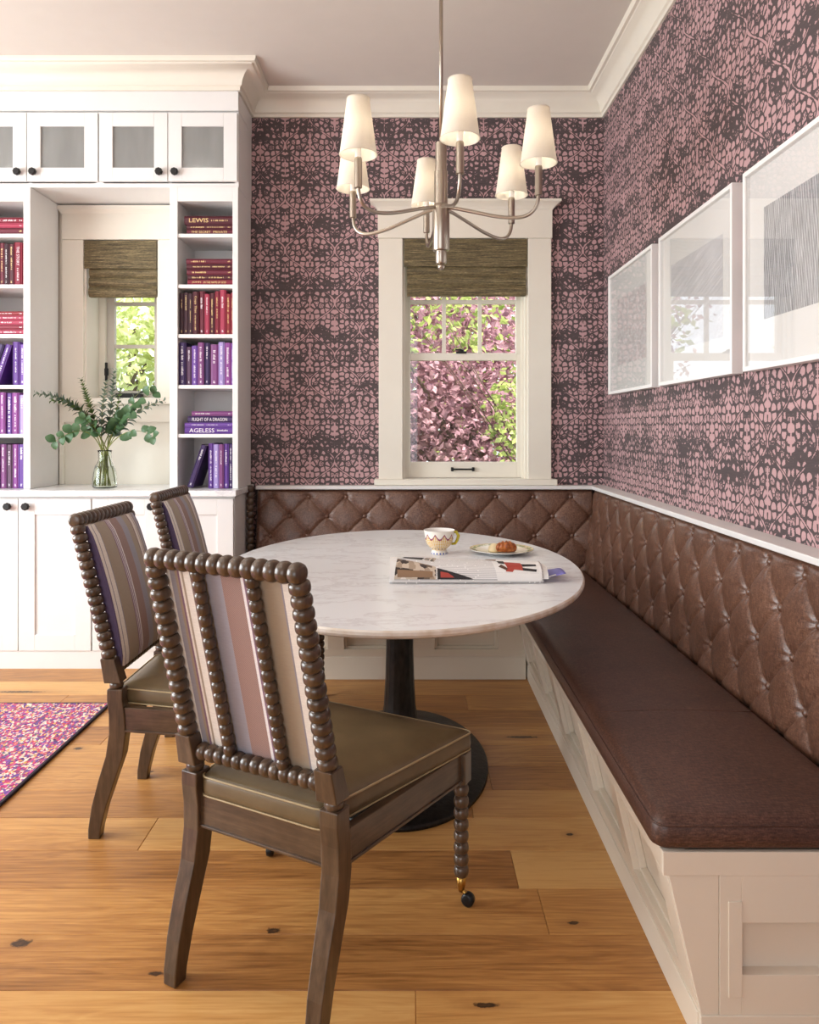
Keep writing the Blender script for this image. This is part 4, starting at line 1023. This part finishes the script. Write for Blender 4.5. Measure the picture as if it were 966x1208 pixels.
for i in range(33):
    t = -1+2*i/32; an = t*1.25; cx, cy = .392+.036*math.sin(an), 3.075+.030*(1-math.cos(an))*1.2
    r = .026*math.sqrt(max(0, 1-(abs(t)/1.04)**2.2))*(.82+.18*abs(math.cos(t*9.5)))+.002
    d = Vector((math.cos(an), math.sin(an)*.9, 0)).normalized(); nn = Vector((-d.y, d.x, 0))
    rs.append([Vector((cx, cy, ZT+.0065+r*.9))+nn*r*math.cos(2*PI*j/14)+Vector((0, 0, 1))*r*.9*math.sin(2*PI*j/14) for j in range(14)])
m.rings(rs); m.build('pastry_body', 'pastry', ps, smooth=True)
m = MB(); m.lathe([(.022, 0), (.026, .006), (.024, .020), (.014, .031), (.003, .035)], (.345, 3.098, ZT+.0062), 18); 
cr_ = m.build('bread_roll', 'pastry_icing', None, smooth=True); tag(cr_, 'small pale bun beside the croissant on the cream plate', 'pastry')

# loosely rolled magazine
mg = thing('magazine', 'loosely folded magazine with printed photos lying on the marble table', 'magazine', (.18, 2.62, ZT))
def msurf(u, v, off=0.0):
    """u along the length 0..1, v around the open roll 0 (front edge on the table) .. 1 (tucked under at the back)"""
    x = -.072+.515*u; y0 = 2.512+.0*u+.012*u
    R = .030+.010*u*0
    an = -PI*.42+v*PI*1.32
    yy = y0+.060-.060*math.cos(min(max(an, -PI*.5), PI)+PI*.42)*1.0
    yy = y0-.03+.085*(1-math.cos(v*PI))
    zz = ZT+.0012+(.084-.020*u)*max(0, math.sin(v*PI))**.72*(1-.22*v)
    y_n = -math.cos(v*PI); z_n = math.sin(v*PI)+.001
    return (x+.012*math.sin(u*PI)*0, yy+off*y_n, zz+off*z_n)
m = MB(); m.grid(lambda u, v: msurf(u, v), 40, 24)
g2 = m.build('outer_page', 'page_print', mg, smooth=True); sol = g2.modifiers.new('thickness', 'SOLIDIFY'); sol.thickness = .0022; sol.offset = -1
m = MB(); m.grid(lambda u, v: (Vector(msurf(.02+u*.99, .06+v*.86))-Vector((0, 0, .006+.004*math.sin(v*PI))))+Vector((.012+.03*v*0, 0, 0)), 20, 16); g3 = m.build('inner_pages', 'mat_board', mg, smooth=True)
def slant(name, mat, quad, off=.0008):      # quad of (u, v) corners laid on the page
    (a0, b0), (a1, b1), (a2, b2), (a3, b3) = quad
    m = MB(); m.grid(lambda s, t: msurf((a0*(1-s)+a1*s)*(1-t)+(a3*(1-s)+a2*s)*t, (b0*(1-s)+b1*s)*(1-t)+(b3*(1-s)+b2*s)*t, off), 10, 8); m.build(name, mat, mg, smooth=True)
slant('printed_photo', 'interior_photo', [(.03, .03), (.30, .03), (.30, .21), (.05, .40)])
slant('printed_photo', 'brown_print', [(.05, .05), (.28, .05), (.28, .13), (.05, .15)], .0012)
slant('printed_photo', 'dark_print', [(.31, .03), (.55, .03), (.40, .13), (.31, .19)])
slant('printed_photo', 'red_print', [(.33, .05), (.42, .05), (.38, .11), (.33, .13)], .0012)
slant('printed_photo', 'dark_print', [(.08, .44), (.21, .38), (.23, .50), (.10, .54)]); slant('printed_photo', 'interior_photo', [(.225, .36), (.29, .33), (.31, .50), (.24, .52)])
slant('page_margin', 'mat_board', [(.0, .02), (.03, .02), (.05, .5), (.0, .5)], .0005); slant('page_margin', 'mat_board', [(.70, .02), (.99, .02), (.99, .56), (.66, .56)], .0005)
# the printed figure in a red coat
slant('printed_coat', 'red_print', [(.77, .20), (.875, .17), (.86, .36), (.75, .38)], .0012); slant('printed_coat', 'red_print', [(.755, .15), (.80, .14), (.82, .22), (.77, .24)], .0012)
slant('printed_leg', 'dark_print', [(.87, .26), (.96, .28), (.96, .33), (.86, .33)], .0012); slant('printed_leg', 'dark_print', [(.87, .17), (.955, .15), (.96, .20), (.865, .23)], .0012)
slant('printed_head', 'dark_print', [(.715, .33), (.755, .32), (.75, .42), (.705, .42)], .0012); slant('printed_arm', 'skin_print', [(.71, .24), (.76, .17), (.775, .20), (.73, .30)], .0012)
slant('printed_scarf', 'brown_print', [(.63, .47), (.70, .43), (.71, .52), (.66, .56)], .0012)
m = MB(); m.grid(lambda u, v: (.435+.085*u, 2.535+.14*v-.03*u, ZT+.004+.028*u*(1-.3*v)+.006*math.sin(v*PI)), 8, 8); o = m.build('loose_page', 'violet_print', mg, smooth=True); sol = o.modifiers.new('thickness', 'SOLIDIFY'); sol.thickness = .001
m = MB(); m.grid(lambda u, v: (.43+.06*u, 2.535+.10*v-.02*u, ZT+.003+.022*u*(1-.3*v)), 8, 8); o = m.build('loose_page', 'mat_board', mg, smooth=True); sol = o.modifiers.new('thickness', 'SOLIDIFY'); sol.thickness = .001

# ------------------------------------------------------------------ vase of eucalyptus
VX, VY, VZ = -1.692, 4.12, .9505
vs = thing('glass_vase', 'clear glass vase with a narrow neck on the marble countertop', 'vase', (VX, VY, VZ))
prof = [(.058, 0), (.064, .004), (.0655, .015), (.064, .05), (.060, .09), (.052, .12), (.040, .138), (.035, .150), (.035, .195), (.038, .207)]
inner = [(r-.0035, max(z, .008)) for r, z in prof[::-1]]
m = MB(); m.lathe(prof+inner[:-1]+[(.002, .008)], (VX, VY, VZ), 40, cap=True); m.build('vase_body', 'vase_glass', vs, smooth=True)
m = MB(); m.lathe([(.001, .0085), (.0605, .0087), (.0608, .02), (.0595, .05), (.0555, .09), (.0475, .119), (.001, .120)], (VX, VY, VZ), 32, cap=True); m.build('water', 'water', vs, smooth=True)
eu = thing('eucalyptus_bouquet', 'eucalyptus stems with silver and round green leaves in the glass vase', 'plant', (VX, VY, VZ+.02))
er = random.Random(8)
def leaf(mb, p, d, nrm_, L, W, round_=False):
    d = Vector(d).normalized(); n = Vector(nrm_); n = (n-d*n.dot(d)).normalized(); s = d.cross(n)
    prof = [(0, .10), (.15, .62), (.4, 1.0), (.65, .95), (.87, .55), (1.0, .06)] if round_ else [(0, .1), (.25, .8), (.5, 1), (.75, .75), (1, .05)]
    L_, C_, R_ = [], [], []
    for t, w in prof:
        c_ = Vector(p)+d*L*t+n*(.12*L*math.sin(t*PI)); hw = W*w/2
        L_.append(mb.bm.verts.new(c_-s*hw+n*hw*.25)); C_.append(mb.bm.verts.new(c_)); R_.append(mb.bm.verts.new(c_+s*hw+n*hw*.25))
    for i in range(len(prof)-1):
        mb.bm.faces.new((L_[i], C_[i], C_[i+1], L_[i+1])); mb.bm.faces.new((C_[i], R_[i], R_[i+1], C_[i+1]))
def clampy(v): v = Vector(v); v.y = min(max(v.y, 3.97), 4.30); v.x = min(max(v.x, -2.04), -1.33); return v
def px(x, yy, Y): return Vector(((x-485)/880*Y, Y, 1.28-(yy-505)/880*Y))
def curve(a, b, bend, n=14):
    a, b = Vector(a), Vector(b); mid = (a+b)/2+Vector(bend)
    return [a*(1-t)**2+mid*2*t*(1-t)+b*t*t for t in [i/n for i in range(n+1)]]
neck = Vector((VX, VY, VZ+.20))
# each branch: tip, bend, kind, leaf sizes
BR = [((-2.025, 4.03, 1.465), (.05, 0, .16), 'silver', 22), ((-1.955, 4.06, 1.43), (.06, 0, .15), 'green', 22), ((-1.80, 4.07, 1.545), (-.02, 0, .05), 'green', 22), ((-1.655, 4.16, 1.60), (.0, 0, .03), 'silver', 20),
      ((-1.66, 4.06, 1.53), (-.02, 0, .02), 'silver', 16), ((-1.60, 4.10, 1.49), (.02, 0, .02), 'green', 14), ((-1.36, 4.09, 1.43), (-.06, 0, .08), 'silver', 16), ((-1.46, 4.16, 1.52), (-.05, 0, .06), 'silver', 10),
      ((-1.42, 4.10, 1.47), (-.06, 0, .10), 'round', 9), ((-1.40, 4.05, 1.235), (-.02, 0, .13), 'round', 7), ((-1.93, 4.05, 1.21), (.06, 0, .16), 'round', 6), ((-1.55, 4.08, 1.36), (-.03, 0, .05), 'round', 7), ((-1.78, 4.06, 1.33), (.02, 0, .06), 'round', 4)]
for bi, (tip, bend, kind, n) in enumerate(BR):
    an = bi*2.4; base = Vector((VX-(tip[0]-VX)*.12+.018*math.cos(an), VY+.025*math.sin(an), VZ+.014))
    nk = neck+Vector((.016*math.cos(an*1.7), .016*math.sin(an*1.7), 0))
    low = curve(base, nk, (0, 0, 0), 5); top = curve(nk, tip, bend, 14)
    m = MB(); m.tube(low[:-1]+top, [.0034]*6+[.0030-.0022*i/14 for i in range(len(low)-1+len(top)-6)], 6)
    stem = m.build('stem', 'stem_green', eu, smooth=True)
    bulk = MB(); matn = {'silver': 'euc_silver', 'green': 'euc_green', 'round': 'euc_round'}[kind]
    for i in range(n):
        t = .2+.8*i/(n-1) if kind != 'round' else .35+.65*i/(n-1)
        k = min(13, int(t*14)); p = top[k].lerp(top[k+1], t*14-k); d = (top[k+1]-top[k]).normalized()
        for s in (-1, 1):
            if kind == 'round':
                if i < n-1 and er.random() < .25: continue
                side = d.cross(Vector((er.uniform(-.5, .5), -1, er.uniform(-.4, .4)))).normalized()*s
                L = er.uniform(.042, .062); W = L*.86
                dirv = side*.8+d*.6+Vector((0, er.uniform(-.4, .1), er.uniform(-.2, .2)))
                if clampy(p+dirv.normalized()*L) != p+dirv.normalized()*L: continue
                m = MB(); leaf(m, p, dirv, Vector((er.uniform(-.4, .4), -1, .5)), L, W, True); m.build('leaf', matn, stem, smooth=True)
            else:
                w = (1-t)*.75+.25
                an2 = i*PI/2*.94; ax = d.orthogonal().normalized(); ax = Matrix.Rotation(an2, 3, d) @ ax
                L = (.054 if kind == 'silver' else .050)*(w+.15); dirv = ax*s+d*.55
                leaf(bulk, p, dirv, d, L*1.15, L*.72)
    if kind != 'round': stuff(bulk.build('leaves', matn, stem, smooth=True))
    else: bulk.bm.free()

# ------------------------------------------------------------------ outdoors
g = bx('ground', 'lawn', None, -14, 14, YB+.3, 22, -.5, -.35); struct(g)
def tree(name, label, loc, leafmats, crowns, nleaf, size, seed, thick=1.0):
    o = thing(name, label, 'tree', loc, 'garden trees outside the windows'); r = random.Random(seed); base = Vector(loc)
    m = MB()
    top = Vector(crowns[0][0])
    m.tube([base, base.lerp(top, .35)+Vector((.05, 0, 0)), base.lerp(top, .7), top], [.10*thick, .085*thick, .06*thick, .03*thick], 10); tr = m.build('trunk', 'ext_wood', o, smooth=True)
    for k, (c, rad, mt, frac) in enumerate(crowns):
        c = Vector(c); m = MB()
        for b in range(5):
            e = c+Vector((r.uniform(-1, 1)*rad[0], r.uniform(-1, 1)*rad[1], r.uniform(-.6, 1)*rad[2]))*.8
            m.tube(curve(base.lerp(top, r.uniform(.35, .8)), e, (0, 0, .15), 6), [(.03-.0035*i)*thick for i in range(7)], 6)
        m.build('branch', 'ext_wood', o, smooth=True)
        m = MB()
        for i in range(int(nleaf*frac)):
            while True:
                q = Vector((r.uniform(-1, 1), r.uniform(-1, 1), r.uniform(-1, 1)))
                if q.length < 1: break
            q = q*(.55+.45*r.random()); p = c+Vector((q.x*rad[0], q.y*rad[1], q.z*rad[2]))
            d = Vector((r.uniform(-1, 1), r.uniform(-1, 1), r.uniform(-1, .4))).normalized(); s_ = d.orthogonal().normalized(); s_ = Matrix.Rotation(r.uniform(0, 6.28), 3, d) @ s_
            L = size*r.uniform(.6, 1.3); w = L*.28
            mid = p+d*L*.5+d.cross(s_)*L*.06
            m.bm.faces.new([m.bm.verts.new(v) for v in (p, mid-s_*w, p+d*L, mid+s_*w)])
        stuff(m.build('foliage', mt, o))
    return o
tree('plum_tree', 'purple leaved tree outside the window above the bench', (.8, 7.4, -.35), None, [((.55, 7.4, 1.5), (1.3, .8, 1.35), 'purple_leaf', 1.0), ((.3, 7.9, 2.7), (1.4, .8, .9), 'purple_leaf', .5), ((-.2, 7.8, 1.0), (.8, .5, .8), 'purple_leaf', .3)], 7500, .085, 1)
tree('lime_tree', 'yellow green tree behind the purple leaved tree outdoors', (1.6, 9.9, -.35), None, [((.9, 9.9, 2.2), (2.2, .8, 2.2), 'lime_leaf', 1.0)], 9000, .11, 2)
tree('lime_sapling', 'slender yellow green sapling in front of the purple leaved tree outdoors', (1.5, 6.0, -.35), None, [((.8, 6.0, 1.35), (.28, .25, .55), 'lime_leaf', .55), ((.35, 6.05, 2.15), (.6, .25, .4), 'lime_leaf', .45)], 620, .07, 5, .22)
tree('maple_tree', 'sunlit pale green tree outside the narrow niche window', (-3.4, 8.4, -.35), None, [((-3.1, 8.4, 2.4), (1.3, .8, 1.1), 'pale_leaf', 1.0)], 2600, .13, 3)
